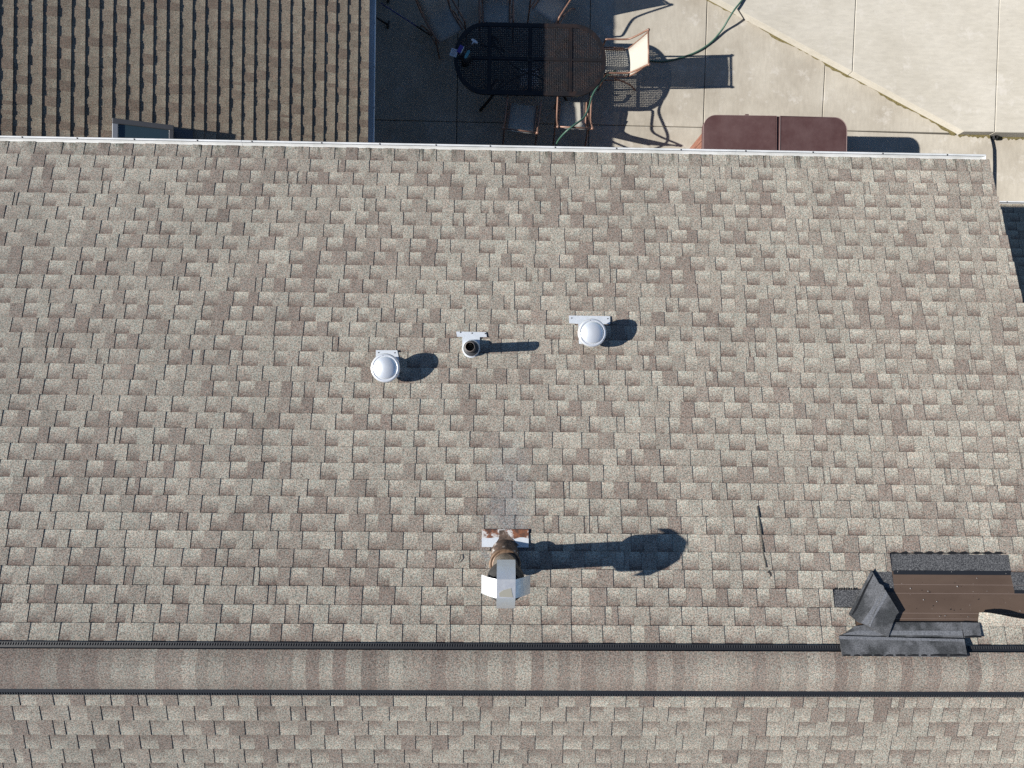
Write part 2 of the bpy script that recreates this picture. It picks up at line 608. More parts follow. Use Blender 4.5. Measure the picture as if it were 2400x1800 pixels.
WING_WALL_X = -2.30
JY_A, JY_B = P(880, 281), P(2240, 312)
def row_y(x):
    return JY_A.y + (JY_B.y - JY_A.y) * (x - JY_A.x) / (JY_B.x - JY_A.x)
def jx(ax, ay, bx, by):
    """joint seen in the photograph from (ax, ay) to (bx, by): x at a given y"""
    a, b = P(ax, ay), P(bx, by)
    return lambda y: a.x + (b.x - a.x) * (y - a.y) / (b.y - a.y)
J = [jx(1074, 0, 1070, 330), jx(1384, 0, 1383, 70), jx(1658, 0, 1649, 290), jx(1935, 140, 1928, 272)]
YT, YB = 9.0, 1.88
RISE = 0.15
e0, e1 = P(1668, 0), P(2240, 313)          # foot of the raised slab's skewed edge
edge_dir = (e1 - e0).normalized()
def edge_x(y):
    return e0.x + (e1.x - e0.x) * (y - e0.y) / (e1.y - e0.y)
curve_px = [(2321, 318), (2325.5, 334), (2328.5, 350), (2329, 385), (2328.5, 425), (2328, 470), (2327.5, 520), (2327, 560)]
curve = [P(a, b) for a, b in curve_px]

patio = MB()
patio.box((3.2, 5.3, -0.2), (13.5, 8.6, 0.2))
patio = tag(patio.build('patio', M['joint']), kind='structure')
GAP = 0.006
def slab(poly, z=0.0, m='concrete', thick=0.12, parent=None, name='slab', cham=0.007):
    b = MB()
    poly = inset([Vector((p[0], p[1], z)) for p in poly], GAP, (0, 0, -1))
    b.prism(poly, (0, 0, -thick), cham=cham)
    return b.build(name, M[m], parent if parent is not None else patio, fix=True)
xs = [lambda y: WING_WALL_X] + J
for i in range(len(xs)):
    l = xs[i]
    if i + 1 < len(xs):
        r_ = xs[i + 1]
        yl, yr = row_y(l(4)), row_y(r_(4))
        slab([(l(YB), YB), (r_(YB), YB), (r_(yr), yr), (l(yl), yl)])
        if i < 3:
            slab([(l(yl), yl), (r_(yr), yr), (r_(6.6), 6.6), (l(6.6), 6.6)])
            if i < 2:
                slab([(l(6.6), 6.6), (r_(6.6), 6.6), (r_(YT), YT), (l(YT), YT)])
            else:
                slab([(l(6.6), 6.6), (r_(6.6), 6.6), (edge_x(YT) if edge_x(YT) > l(YT) else l(YT), YT), (l(YT), YT)])
        else:
            # cut by the skewed step
            yc1 = next(y for y in [6.9 - 0.01 * k for k in range(400)] if edge_x(y) >= l(y))
            yc2 = next(y for y in [6.9 - 0.01 * k for k in range(400)] if edge_x(y) >= r_(y))
            slab([(l(yl), yl), (r_(yr), yr), (r_(yc2), yc2), (l(yc1), yc1)])
    else:
        yl = row_y(l(4))
        yc = next(y for y in [6.9 - 0.01 * k for k in range(400)] if edge_x(y) >= l(y))
        slab([(l(yl), yl), (e1.x, row_y(e1.x)), (l(yc), yc)])
        pts = [(l(YB), YB)] + [(c.x, c.y) for c in reversed(curve) if c.y > YB] 
        slab(pts + [(l(yl), yl)])

# raised newer slab with a skewed edge
t0, t1, t2 = P(1686, 0, RISE), P(2259, 309, RISE), P(2432, 311, RISE)
td = (t0 - t1).normalized()
far = t1 + td * 9.0
up_slab = MB()
up_slab.box((9.5, 8.2, -0.06), (2.0, 2.0, 0.1))
upper = tag(up_slab.build('raised_patio', M['joint']), kind='structure')
ju = [jx(2006, 0, 1998, 165), jx(2343, 0, 2331, 310)]
# joints on the raised slab are read at its own height
def jz(ax, ay, bx, by, z):
    a, b = P(ax, ay, z), P(bx, by, z)
    return lambda y: a.x + (b.x - a.x) * (y - a.y) / (b.y - a.y)
ju = [jz(2006, 0, 1998, 165, RISE), jz(2343, 0, 2332, 310, RISE)]
def ue(y):
    return t1.x + (t0.x - t1.x) * (y - t1.y) / (t0.y - t1.y)
yu = next(y for y in [7.2 - 0.005 * k for k in range(900)] if ue(y) >= ju[0](y))
YU = 9.5
lowy = t1.y
slab([(ue(YU), YU), (ue(yu), yu), (ju[0](YU), YU)], RISE, 'concrete_new', 0.3, upper)
slab([(ue(yu), yu), (t1.x, lowy), (ju[1](lowy), lowy + (t2.y - t1.y) * 0.5), (ju[1](YU), YU), (ju[0](YU), YU)], RISE, 'concrete_new', 0.3, upper)
slab([(ju[1](lowy), lowy), (13.0, t2.y), (13.0, YU), (ju[1](YU), YU)], RISE, 'concrete_new', 0.3, upper)
# lower slab on the far right, behind the curved edge
low = [(c.x + 0.004, c.y) for c in curve if c.y > YB]
slab([(c[0], c[1]) for c in low[:1]] + [(13.0, P(2432, 322, -0.07).y), (13.0, YB), (low[-1][0], YB)] + low[:0:-1], -0.07, 'concrete', 0.1)

# moss along the foot of the step
ms = MB()
nseg = 90
prev = None
for k in range(nseg + 1):
    t = -0.25 + 1.25 * k / nseg
    p = e0 + (e1 - e0) * t
    nrm = Vector((-edge_dir.y, edge_dir.x, 0))
    if nrm.y > 0:
        nrm = -nrm
    wd = max(0.006, 0.034 + 0.018 * math.sin(k * 0.37) + rng.uniform(-0.014, 0.018))
    a, b = p - nrm * 0.03 + Vector((0, 0, 0.006)), p + nrm * wd + Vector((0, 0, 0.005))
    if prev:
        ms.face([prev[0], prev[1], b, a])
    prev = (a, b)
pv = None
for k in range(60):
    x = t1.x + k * 0.03
    y = t1.y - 0.02
    wd = rng.uniform(-0.015, 0.035)
    z = 0.005 if x < curve[0].x else -0.064
    a, b = Vector((x, y + 0.03, z)), Vector((x, y - wd, z))
    if pv and abs(pv[0].z - z) < 0.01:
        ms.face([pv[0], pv[1], b, a])
    pv = (a, b)
tag(ms.build('moss', M['moss']), 'thin line of olive moss along the foot of the raised concrete step', 'moss', kind='stuff')

# ------------------------------------------------------------------ shingle generator
class Slope:
    def __init__(s, origin, along, upv, flip):
        s.o, s.a, s.u = Vector(origin), Vector(along), Vector(upv)
        s.n = s.a.cross(s.u)
        if s.n.z < 0:
            s.n = -s.n
        s.flip = flip
    def p(s, x, d, h=0.0):
        return s.o + s.a * x + s.u * d + s.n * h

def units(x0, x1, r):
    """positions of one course: (start, tooth start, end)"""
    x = x0
    while x < x1 - 0.004:
        q = r.random()
        if q < 0.035:
            wg, wt = r.uniform(0.012, 0.03), r.uniform(0.02, 0.05)
        elif q < 0.085:
            wg, wt = r.uniform(0.05, 0.08), r.uniform(0.03, 0.06)
        else:
            wg, wt = r.uniform(0.098, 0.155), r.uniform(0.085, 0.138)
        e = x + wg + wt
        if x1 - e < 0.03:
            e = x1
        yield x, min(x + wg, x1), min(e, x1)
        x = e

BUTT, H1 = 0.0095, 0.0004
def unit(sl, d, x0, xg, x1, r, length=EXPO, mute=0.0, browner=0.0, dim=0.0, step=1.0, lift=0.0):
    b = MB()
    H0 = BUTT + lift
    T0, T1 = H0 + 0.0045 * step, H1 + 0.0036 * step
    j = r.uniform(-0.001, 0.001)
    L = length + 0.004
    def quad(a, c, e, f, mi, tone=None):
        pts = [a, c, e, f]
        if tone is None:
            tone = [(0, 0, 0, .5)] * 4
        if sl.flip:
            pts.reverse(); tone = tone[::-1]
        b.face(pts, mi, tone)
    # gap: lower layer with the printed darker band at its upper end
    mg = max(0, min(1, r.gauss(0.06, 0.12)))
    sg = r.choice((0.45, 0.7, 0.85, 0.95, 1.0, 1.0, 1.0)) * (1 - mute)
    mg = min(1, mg + browner)
    bg_ = max(0, min(1, r.gauss(0.70, 0.11) - dim))
    if xg > x0:
        quad(sl.p(x0, j, H0), sl.p(xg, j, H0), sl.p(xg, L, H1), sl.p(x0, L, H1), 0,
             [(mg, 0, sg, bg_), (mg, 0, sg, bg_), (mg, 1, sg, bg_), (mg, 1, sg, bg_)])
        quad(sl.p(x0, j, -0.002), sl.p(xg, j, -0.002), sl.p(xg, j, H0), sl.p(x0, j, H0), 1)
    # tooth: upper layer of one tone
    q = r.random()
    mt = r.uniform(0.1, 0.35) if q < 0.40 else (r.uniform(0.35, 0.6) if q < 0.75 else r.uniform(0.7, 0.95))
    mt = min(1, mt * (1 - 0.5 * mute) + browner)
    bt = max(0, min(1, r.gauss(0.44, 0.11) - dim))
    tn = [(mt, 0, 0, bt)] * 4
    k0, k1 = r.uniform(-0.002, 0.002), r.uniform(-0.002, 0.002)
    jt = j + r.uniform(-0.001, 0.001)
    a0, a1, a2, a3 = (xg + k0, jt), (x1 + k1, jt), (x1 - k1 * 0.3, L), (xg - k0 * 0.3, L)
    if x1 - xg > 0.006:
        dh = r.uniform(-0.0008, 0.0012)
        t0_, t1_ = T0 + dh, T1
        quad(sl.p(*a0, t0_), sl.p(*a1, t0_), sl.p(*a2, t1_), sl.p(*a3, t1_), 0, tn)
        quad(sl.p(*a0, -0.002), sl.p(*a1, -0.002), sl.p(*a1, t0_), sl.p(*a0, t0_), 1)
        quad(sl.p(*a1, -0.002), sl.p(*a2, -0.002), sl.p(*a2, t1_), sl.p(*a1, t0_), 1)
        quad(sl.p(*a3, -0.002), sl.p(*a0, -0.002), sl.p(*a0, t0_), sl.p(*a3, t1_), 1)
    return b

def lay(pieces, parent, mats, limit, name='shingle'):
    """pieces: list of (MB, centre). The 'limit' largest in the photograph become objects, the rest one joined part."""
    scored = []
    for b, c in pieces:
        x, y, d = to_px(c)
        vis = -30 < x < 2430 and -20 < y < 1820
        w_ = (Vector(b.v[1]) - Vector(b.v[0])).length
        scored.append(((1000 if vis else 0) + w_ / d / d, b))
    scored.sort(key=lambda q: -q[0])
    for sc_, b in scored[:limit]:
        b.build(name, mats, parent, tone=True)
    rest = MB()
    for sc_, b in scored[limit:]:
        rest.extend(b)
    if rest.v:
        tag(rest.build('shingle_field', mats, parent, tone=True), kind='stuff')

# ------------------------------------------------------------------ main house
house = thing('main_house', 'large house under a tan and brown shingle gable roof with a ridge vent', 'house', (0, RIDGE_Y, 0))
XL, XR = -8.0, on_front(2317, 380).x
front = Slope((0, EAVE_Y, EAVE_Z), (1, 0, 0), (0, -CO, SI), True)
back = Slope((0, 2 * RIDGE_Y - EAVE_Y, EAVE_Z), (1, 0, 0), (0, CO, SI), False)
SLOPE_LEN = (EAVE_Y - RIDGE_Y) / CO

rf = MB()
dk = 0.06
for sl in (front, back):
    a, b_, c, d = sl.p(XL, 0.02, -0.003), sl.p(XR - 0.01, 0.02, -0.003), sl.p(XR - 0.01, SLOPE_LEN, -0.003), sl.p(XL, SLOPE_LEN, -0.003)
    rf.prism([a, b_, c, d], (0, 0, -dk))
roof = rf.build('roof', M['deck'], house, fix=True)

wl = MB()
wl.box(((XL + 4.30) / 2, 1.80, EAVE_Z / 2 - 0.2), (4.30 - XL, 0.16, EAVE_Z + 0.1))
wl.build('wall', M['wall'], house)
wl = MB()
gx = 4.22
by = 2 * RIDGE_Y - EAVE_Y + 0.5
wl.prism([Vector((gx, 1.72, -0.3)), Vector((gx, by, -0.3)), Vector((gx, by, EAVE_Z + 0.03)), Vector((gx, RIDGE_Y, RIDGE_Z - 0.12)), Vector((gx, 1.72, EAVE_Z + 0.09))], (-0.16, 0, 0))
wl.build('wall', M['wall'], house, fix=True)
wl = MB()
wl.box(((XL + 4.06) / 2, by, EAVE_Z / 2 - 0.2), (4.06 - XL, 0.16, EAVE_Z + 0.1))
wl.build('wall', M['wall'], house)
# fascia board and barge board
fb = MB()
fb.box(((XL + XR) / 2, EAVE_Y - 0.085, EAVE_Z - 0.10), (XR - XL - 0.06, 0.03, 0.17))
fb.build('fascia', M['wall'], house)
bb = MB()
for sl in (front, back):
    bb.prism([sl.p(XR - 0.035, 0.05, -0.07), sl.p(XR - 0.035, SLOPE_LEN - 0.03, -0.07), sl.p(XR - 0.035, SLOPE_LEN - 0.03, -0.20), sl.p(XR - 0.035, 0.05, -0.20)], (-0.03, 0, 0))
bb.build('barge_board', M['wall'], house, fix=True)

def course_of(px, py):
    p = on_front(px, py)
    return int((p - OF).dot(front.u) / EXPO)
KA, KB, KC, KD = course_of(2200, 1316), course_of(2200, 1358), course_of(2200, 1400), course_of(2200, 1440)
def fx(px, py):
    return on_front(px, py).x
holes = {KA: (fx(2086, 1316), fx(2365, 1316)), KB: (fx(2046, 1358), 99), KC: (fx(1952, 1400), 99), KD: (fx(2001, 1440), 99)}

r1 = random.Random(5)
pieces = []
ncourse = int(SLOPE_LEN / EXPO) + 1
TOP_S = SLOPE_LEN - 0.135 / CO + 0.0   # shingles run under the ridge vent
for k in range(ncourse):
    d = k * EXPO
    length = min(EXPO, SLOPE_LEN - 0.02 - d)
    if length <= 0.02:
        continue
    sl = Slope(front.p(0, d), front.a, front.u, True)
    segs = [(XL - r1.uniform(0, 0.2), XR + r1.uniform(-0.003, 0.003))]
    if k in holes:
        a, b_ = holes[k]
        segs = [(segs[0][0], a)] + ([(b_, segs[0][1])] if b_ < XR else [])
    for sa, sb in segs:
        for x0, xg, x1 in units(sa, sb, r1):
            pieces.append((unit(sl, d, x0, xg, x1, r1, length), sl.p((x0 + x1) / 2, length / 2)))
nfront = len(pieces)
for k in range(ncourse):
    d = k * EXPO
    if k < ncourse - 14:
        continue
    length = min(EXPO, SLOPE_LEN - 0.02 - d)
    if length <= 0.02:
        continue
    sl = Slope(back.p(0, d), back.a, back.u, False)
    for x0, xg, x1 in units(XL - r1.uniform(0, 0.2), XR, r1):
        pieces.append((unit(sl, d, x0, xg, x1, r1, length, mute=0.1, browner=0.05, dim=0.28), sl.p((x0 + x1) / 2, length / 2)))  # back courses drawn darker and slightly browner than the front
lay(pieces, roof, [M['shingle'], M['asphalt']], 300)
# the lower back slope, well out of the photograph, in joined courses
rest = MB()
for k in range(ncourse - 14):
    sl = Slope(back.p(0, k * EXPO), back.a, back.u, False)
    for x0, xg, x1 in units(XL, XR, r1):
        rest.extend(unit(sl, 0, x0, xg, x1, r1))
tag(rest.build('shingle_field', [M['shingle'], M['asphalt']], roof, tone=True), kind='stuff')

# exposed headlap and underlayment where shingles are missing
def strip(k, xa, xb, name, m, s0=0.0, s1=1.0, h0=0.004, h1=0.0015, n=1, wob=0.0):
    b = MB()
    lo, hi = [], []
    for i in range(n + 1):
        x = xa + (xb - xa) * i / n
        lo.append(front.p(x, (k + s0) * EXPO + (rng.uniform(-wob, wob) if wob else 0), h0))
        hi.append(front.p(x, (k + s1) * EXPO, h1))
    top = lo + hi[::-1]
    b.prism(top, front.n * -0.005)
    return b.build(name, M[m], roof, fix=True)
strip(KA, holes[KA][0], holes[KA][1], 'headlap', 'headlap', -0.03, 0.97)
strip(KB, holes[KB][0], fx(2092, 1358), 'headlap', 'headlap', 0.0, 0.99)
strip(KB, fx(2371, 1358), XR - 0.01, 'headlap', 'headlap', 0.0, 0.99)
strip(KC, holes[KC][0], fx(2040, 1400), 'headlap', 'headlap', 0.0, 0.97)
fe = MB()
fe.prism([front.p(fx(1990, 1400), KB * EXPO - 0.03, 0.001), front.p(XR - 0.012, KB * EXPO - 0.03, 0.001),
          front.p(XR - 0.012, (KD + 1) * EXPO + 0.03, 0.001), front.p(fx(1990, 1400), (KD + 1) * EXPO + 0.03, 0.001)], front.n * -0.003)
fe.build('underlayment', M['felt'], roof, fix=True)
for py in (1370, 1390.5, 1437, 1450):
    s_ = (on_front(2200, py) - OF).dot(front.u)
    b = MB()
    xa, xb = fx(2093 if py < 1395 else 2010, py), XR - 0.02
    b.prism([front.p(xa, s_, 0.0022), front.p(xb, s_, 0.0022), front.p(xb, s_ + 0.0022, 0.0022), front.p(xa, s_ + 0.0022, 0.0022)], front.n * -0.001)
    b.build('printed_line', M['print'], roof, fix=True)
# tar beads left behind: a ragged line on the headlap and the black sealant strip below it
for (pxa, pxb, py, wpx, nm) in ((2088, 2358, 1297, 4.5, 'sealant_bead'), (1955, 2010, 1381, 3.5, 'sealant_bead')):
    b = MB()
    n = 46
    a_, c_ = [], []
    for i in range(n + 1):
        px = pxa + (pxb - pxa) * i / n
        q = (0.55 + 0.45 * math.sin(i * 1.35) + rng.uniform(-0.25, 0.3)) * wpx
        a_.append(on_front(px, py - max(q, 0.6), 0.0075))
        c_.append(on_front(px, py + max(q * 0.5, 0.6), 0.0065))
    b.prism(a_ + c_[::-1], front.n * -0.004)
    b.build(nm, M['tar_dark'], roof, fix=True)
for (pxa, pxb, py0, py1) in ((2094, 2369, 1337, 1346.5), (2075, 2094, 1378, 1386), (2378, 2440, 1383, 1391)):
    b = MB()
    b.prism([on_front(pxa, py0, 0.006), on_front(pxb, py0 + 1.5, 0.006), on_front(pxb, py1 + 1.5, 0.004), on_front(pxa, py1, 0.004)], front.n * -0.004)
    b.build('sealant_strip', M['black'], roof, fix=True)

# ridge vent: plastic base with comb, covered by cap shingles
vent = MB()
RZ = RIDGE_Z + 0.012
def vprof(w, z, t):
    return
for sgn in (1, -1):
    sl = front if sgn == 1 else back
    a = SLOPE_LEN - (0.195 if sgn == 1 else 0.222)
    b_ = SLOPE_LEN
    vent.prism([sl.p(XL, a, 0.022), sl.p(XR, a, 0.022), sl.p(XR, b_, 0.030), sl.p(XL, b_, 0.030)], sl.n * -0.016)
vent = vent.build('ridge_vent', M['black'], house, fix=True)
teeth = MB()
for sgn in (1, -1):
    sl = front if sgn == 1 else back
    x = XL
    k = 0
    while x < XR - 0.02:
        s0 = SLOPE_LEN - (0.193 if sgn == 1 else 0.220)
        p0 = [(x, s0), (x + 0.0105, s0), (x + 0.0075, s0 + 0.020), (x + 0.003, s0 + 0.020)]
        teeth.prism([sl.p(a, b_, 0.0275) for a, b_ in p0], sl.n * -0.008)
        x += 0.0195
    if sgn == -1:
        continue
    teeth.prism([sl.p(XL, SLOPE_LEN - 0.1975, 0.0265), sl.p(XR, SLOPE_LEN - 0.1975, 0.0265), sl.p(XR, SLOPE_LEN - 0.1935, 0.0265), sl.p(XL, SLOPE_LEN - 0.1935, 0.0265)], sl.n * -0.012)
tag(teeth.build('vent_comb', M['comb'], house, fix=True), kind='stuff')
r2 = random.Random(8)
CAPW = 0.163
cx = XL
prev_t = 0.4
prof = []
for i in range(-6, 7):
    t = i / 6
    s_ = abs(t) * CAPW
    # round over the ridge
    z = RIDGE_Z + 0.042 - (math.sqrt(s_ * s_ + 0.085 ** 2) - 0.085) * TAN * 1.5
    prof.append((RIDGE_Y - t * CAPW * CO, z))
caps = []
while cx < XR - 0.01:
    wd = min(0.105 + r2.uniform(-0.02, 0.014), XR - cx)
    q = r2.random()
    tone = r2.uniform(0.1, 0.3) if q < 0.27 else (r2.uniform(0.45, 0.75) if q < 0.62 else r2.uniform(0.8, 1.0))
    if abs(tone - prev_t) < 0.18:
        tone = tone - 0.35 if tone > 0.55 else tone + 0.4
    br = max(0, min(1, r2.gauss(0.32, 0.14)))
    tv = (tone, 0, 0, br)
    tw = (tone * 0.92 + prev_t * 0.08, 0, 0, br)
    prev_t = tone
    b = MB()
    dx = r2.uniform(-0.004, 0.004)
    e = 0.003
    for i, ((y0, z0), (y1, z1)) in enumerate(zip(prof, prof[1:])):
        g0, g1 = 0.85 * abs(i - 6) / 6, 0.85 * abs(i - 5) / 6
        tq = lambda c_, g_: (c_[0], g_, 0.5, c_[3])
        b.face([(cx + dx, y0, z0 + 0.0024), (cx + dx, y1, z1 + 0.0024), (cx + wd + 0.012, y1, z1 + 0.0005), (cx + wd + 0.012, y0, z0 + 0.0005)], 0, [tq(tw, g0), tq(tw, g1), tq(tv, g1), tq(tv, g0)])
        b.face([(cx + dx, y0, z0 - 0.001), (cx + dx, y1, z1 - 0.001), (cx + dx, y1, z1 + 0.0024), (cx + dx, y0, z0 + 0.0024)], 0, [tv] * 4)
    for (y0, z0) in (prof[0], prof[-1]):
        b.face([(cx + dx, y0, z0 - 0.006), (cx + wd + 0.012, y0, z0 - 0.006), (cx + wd + 0.012, y0, z0 + 0.0005), (cx + dx, y0, z0 + 0.0024)], 1)
    b.build('ridge_cap', [M['shingle'], M['asphalt']], vent, tone=True)
    cx += wd

# ------------------------------------------------------------------ gutters
def gutter(name, m, parent, p0, p1, outv, screws, end_cap=False, seams=(), dep=1.0):
    """trough from p0 to p1 (top back edge), outv = horizontal direction away from the wall"""
    p0, p1, outv = Vector(p0), Vector(p1), Vector(outv)
    prof = [(0.0, 0.0), (0.0, -0.095), (0.055, -0.098), (0.088, -0.085), (0.104, -0.05), (0.120, -0.03), (0.122, 0.0), (0.119, 0.004), (0.106, 0.004), (0.104, -0.006)]
    prof = [(o, z * dep if z < 0 else z) for o, z in prof]
    b = MB()
    n = 24
    for i in range(n):
        a, c = p0 + (p1 - p0) * (i / n), p0 + (p1 - p0) * ((i + 1) / n)
        for (o0, z0), (o1, z1) in zip(prof, prof[1:]):
            b.face([a + outv * o0 + Vector((0, 0, z0)), c + outv * o0 + Vector((0, 0, z0)), c + outv * o1 + Vector((0, 0, z1)), a + outv * o1 + Vector((0, 0, z1))])
    g_ = b.build(name, m, parent, fix=True)
    md = g_.modifiers.new('sheet', 'SOLIDIFY')
    md.thickness = 0.0015
    md.offset = 0
    if end_cap:
        b = MB()
        d = (p1 - p0).normalized() * 0.004
        b.prism([p1 + outv * o + Vector((0, 0, z)) for o, z in prof[:8]], d)
        b.build('end_cap', m, g_, fix=True)
    L = (p1 - p0).length
    t = 0.25
    while t < L:
        c = p0 + (p1 - p0) * (t / L) + outv * 0.110 + Vector((0, 0, 0.005))
        b = MB()
        b.lathe([(0.007, 0), (0.007, 0.003), (0.003, 0.005)], c, 10)
        b.build('screw', M['screw'], g_)
        t += screws * rng.uniform(0.85, 1.15)
    for sx in seams:
        c = p0 + (p1 - p0) * sx
        b = MB()
        d = (p1 - p0).normalized()
        for (o0, z0), (o1, z1) in zip(prof, prof[1:]):
            q = [c + outv * o0 + Vector((0, 0, z0 + 0.002)), c + d * 0.05 + outv * o0 + Vector((0, 0, z0 + 0.002)), c + d * 0.05 + outv * o1 + Vector((0, 0, z1 + 0.002)), c + outv * o1 + Vector((0, 0, z1 + 0.002))]
            b.face(q)
        b.build('seam_band', m, g_)
    return g_
GX1 = on_front(2309, 362).x
gutter('gutter', M['gutter'], house, (XL, EAVE_Y - 0.058, EAVE_Z - 0.018), (GX1, EAVE_Y - 0.058, EAVE_Z - 0.018), (0, 1, 0), 0.62, True, (0.42, 0.8), 0.3)

# ------------------------------------------------------------------ side wing on the left
WZ = CAM_Z - 9.48
WX = P(864, 150, WZ).x               # lower edge of the wing's shingles
wing = thing('house_wing', 'lower wing of the house whose shingle roof falls towards the shaded patio', 'house wing', (WX, 5.5, 0))
wsl = Slope((WX, 0, WZ), (0, 1, 0), (-CO, 0, SI), False)
WY0, WY1 = 1.86, 8.0
wb = MB()
WL = 6.6
wb.prism([wsl.p(WY0, 0.02, -0.003), wsl.p(WY1, 0.02, -0.003), wsl.p(WY1, WL, -0.003), wsl.p(WY0, WL, -0.003)], (0, 0, -0.06))
wroof = wb.build('roof', M['deck'], wing, fix=True)
wl = MB()
wl.box((WX - 0.45, (WY0 + WY1) / 2 + 0.02, WZ / 2 - 0.1), (0.16, WY1 - WY0, WZ + 0.1))
wl.build('wall', M['wall'], wing)
wl = MB()
wl.box((WX - 0.085, (WY0 + WY1) / 2 + 0.02, WZ - 0.09), (0.03, WY1 - WY0 - 0.05, 0.15))
wl.build('fascia', M['wall'], wing)
r3 = random.Random(21)
pieces = []
for k in range(int(WL / EXPO)):
    d = k * EXPO
    sl = Slope(wsl.p(0, d), wsl.a, wsl.u, False)
    for x0, xg, x1 in units(WY0 - r3.uniform(0, 0.2) + 0.2, WY1, r3):
        pieces.append((unit(sl, d, x0, xg, x1, r3, mute=0.35, browner=0.40, dim=0.12, step=0.55, lift=0.002), sl.p((x0 + x1) / 2, EXPO / 2)))
lay(pieces, wroof, [M['shingle_plain'], M['asphalt']], 300)
gutter('gutter', M['gutter2'], wing, (WX - 0.044, WY0 + 0.05, WZ - 0.056), (WX - 0.044, WY1, WZ - 0.056), (1, 0, 0), 0.55, False, (0.19,), 0.22)

# skylight in the wing roof
def on_wing(px, py, h):
    p = on_plane(px, py, wsl.o + wsl.n * h, wsl.n)
    return p.y, (p - wsl.o).dot(wsl.u)
HS = 0.165
ya, sa = on_wing(263, 276.5, HS)
yb, sb = on_wing(407, 292.5, HS)
yt = (ya + yb) / 2
yb_ = yt - 1.15
skyl = MB()
FW = 0.062
def sbar(y0, y1, s0, s1, h0, h1, name, m, par, cham=0.0):
    b = MB()
    b.prism([wsl.p(y0, s0, h1), wsl.p(y1, s0, h1), wsl.p(y1, s1, h1), wsl.p(y0, s1, h1)], wsl.n * (h0 - h1), cham=cham)
    return b.build(name, M[m], par, fix=True)
curb = sbar(yb_ + 0.02, yt - 0.02, sb + 0.02, sa - 0.02, 0.0, HS - 0.035, 'skylight', 'sky_frame', wing)
sbar(yt - FW, yt, sb, sa, HS - 0.04, HS, 'frame_rail', 'sky_frame', curb, 0.006)
sbar(yb_, yb_ + FW, sb, sa, HS - 0.04, HS, 'frame_rail', 'sky_frame', curb, 0.006)
sbar(yb_ + FW, yt - FW, sa - 0.062, sa, HS - 0.04, HS + 0.001, 'frame_rail', 'sky_frame_sheen', curb, 0.006)
sbar(yb_ + FW, yt - FW, sb, sb + 0.05, HS - 0.04, HS + 0.001, 'frame_rail', 'sky_frame', curb, 0.006)
sbar(yb_ + FW, yt - FW, sb + 0.05, sa - 0.062, HS - 0.034, HS - 0.016, 'pane', 'glass', curb)
sbar(yb_ - 0.08, yt + 0.012, sb - 0.20, sb + 0.02, 0.010, 0.016, 'flashing', 'sky_frame', curb)

# ------------------------------------------------------------------ low roof on the right
LZ = 1.6
LE = P(2400, 480, LZ)
lowh = thing('low_annex', 'low building with a dark shingle roof in the shadow beside the gable end', 'annex', (LE.x + 2, LE.y - 2, 0))
LX0, LX1 = 4.5, 12.5
lsl = Slope((0, LE.y, LZ), (1, 0, 0), (0, -CO, SI), True)
b = MB()
b.prism([lsl.p(LX0, 0.02, -0.003), lsl.p(LX1, 0.02, -0.003), lsl.p(LX1, 4.2, -0.003), lsl.p(LX0, 4.2, -0.003)], (0, 0, -0.06))
lroof = b.build('roof', M['deck'], lowh, fix=True)
pieces = []
r4 = random.Random(31)
for k in range(29):
    sl = Slope(lsl.p(0, k * EXPO), lsl.a, lsl.u, True)
    for x0, xg, x1 in units(LX0, LX1, r4):
        pieces.append((unit(sl, 0, x0, xg, x1, r4), sl.p((x0 + x1) / 2, EXPO / 2)))
lay(pieces, lroof, [M['shingle_plain'], M['asphalt']], 60)
b = MB()
b.box(((LX0 + LX1) / 2, LE.y - 0.5, LZ / 2 - 0.15), (LX1 - LX0, 0.16, LZ + 0.2))
b.build('wall', M['wall'], lowh)
b = MB()
b.box((LX1 - 0.3, LE.y - 2.5, LZ / 2), (0.16, 3.8, LZ + 0.4))
b.build('wall', M['wall'], lowh)
gutter('gutter', M['gutter'], lowh, (LX0, LE.y - 0.068, LZ - 0.018), (LX1, LE.y - 0.068, LZ - 0.018), (0, 1, 0), 0.6)

# ------------------------------------------------------------------ roof vents
def flash(poly_px, h=0.0172, name='flashing', m='galv', parent=None, thick=0.0025):
    b = MB()
    b.prism([on_front(x, y, h) for x, y in poly_px], front.n * -thick)
    return b.build(name, M[m], parent, fix=True)

def roof_z(y):
    return Z_AT_0 - y * TAN

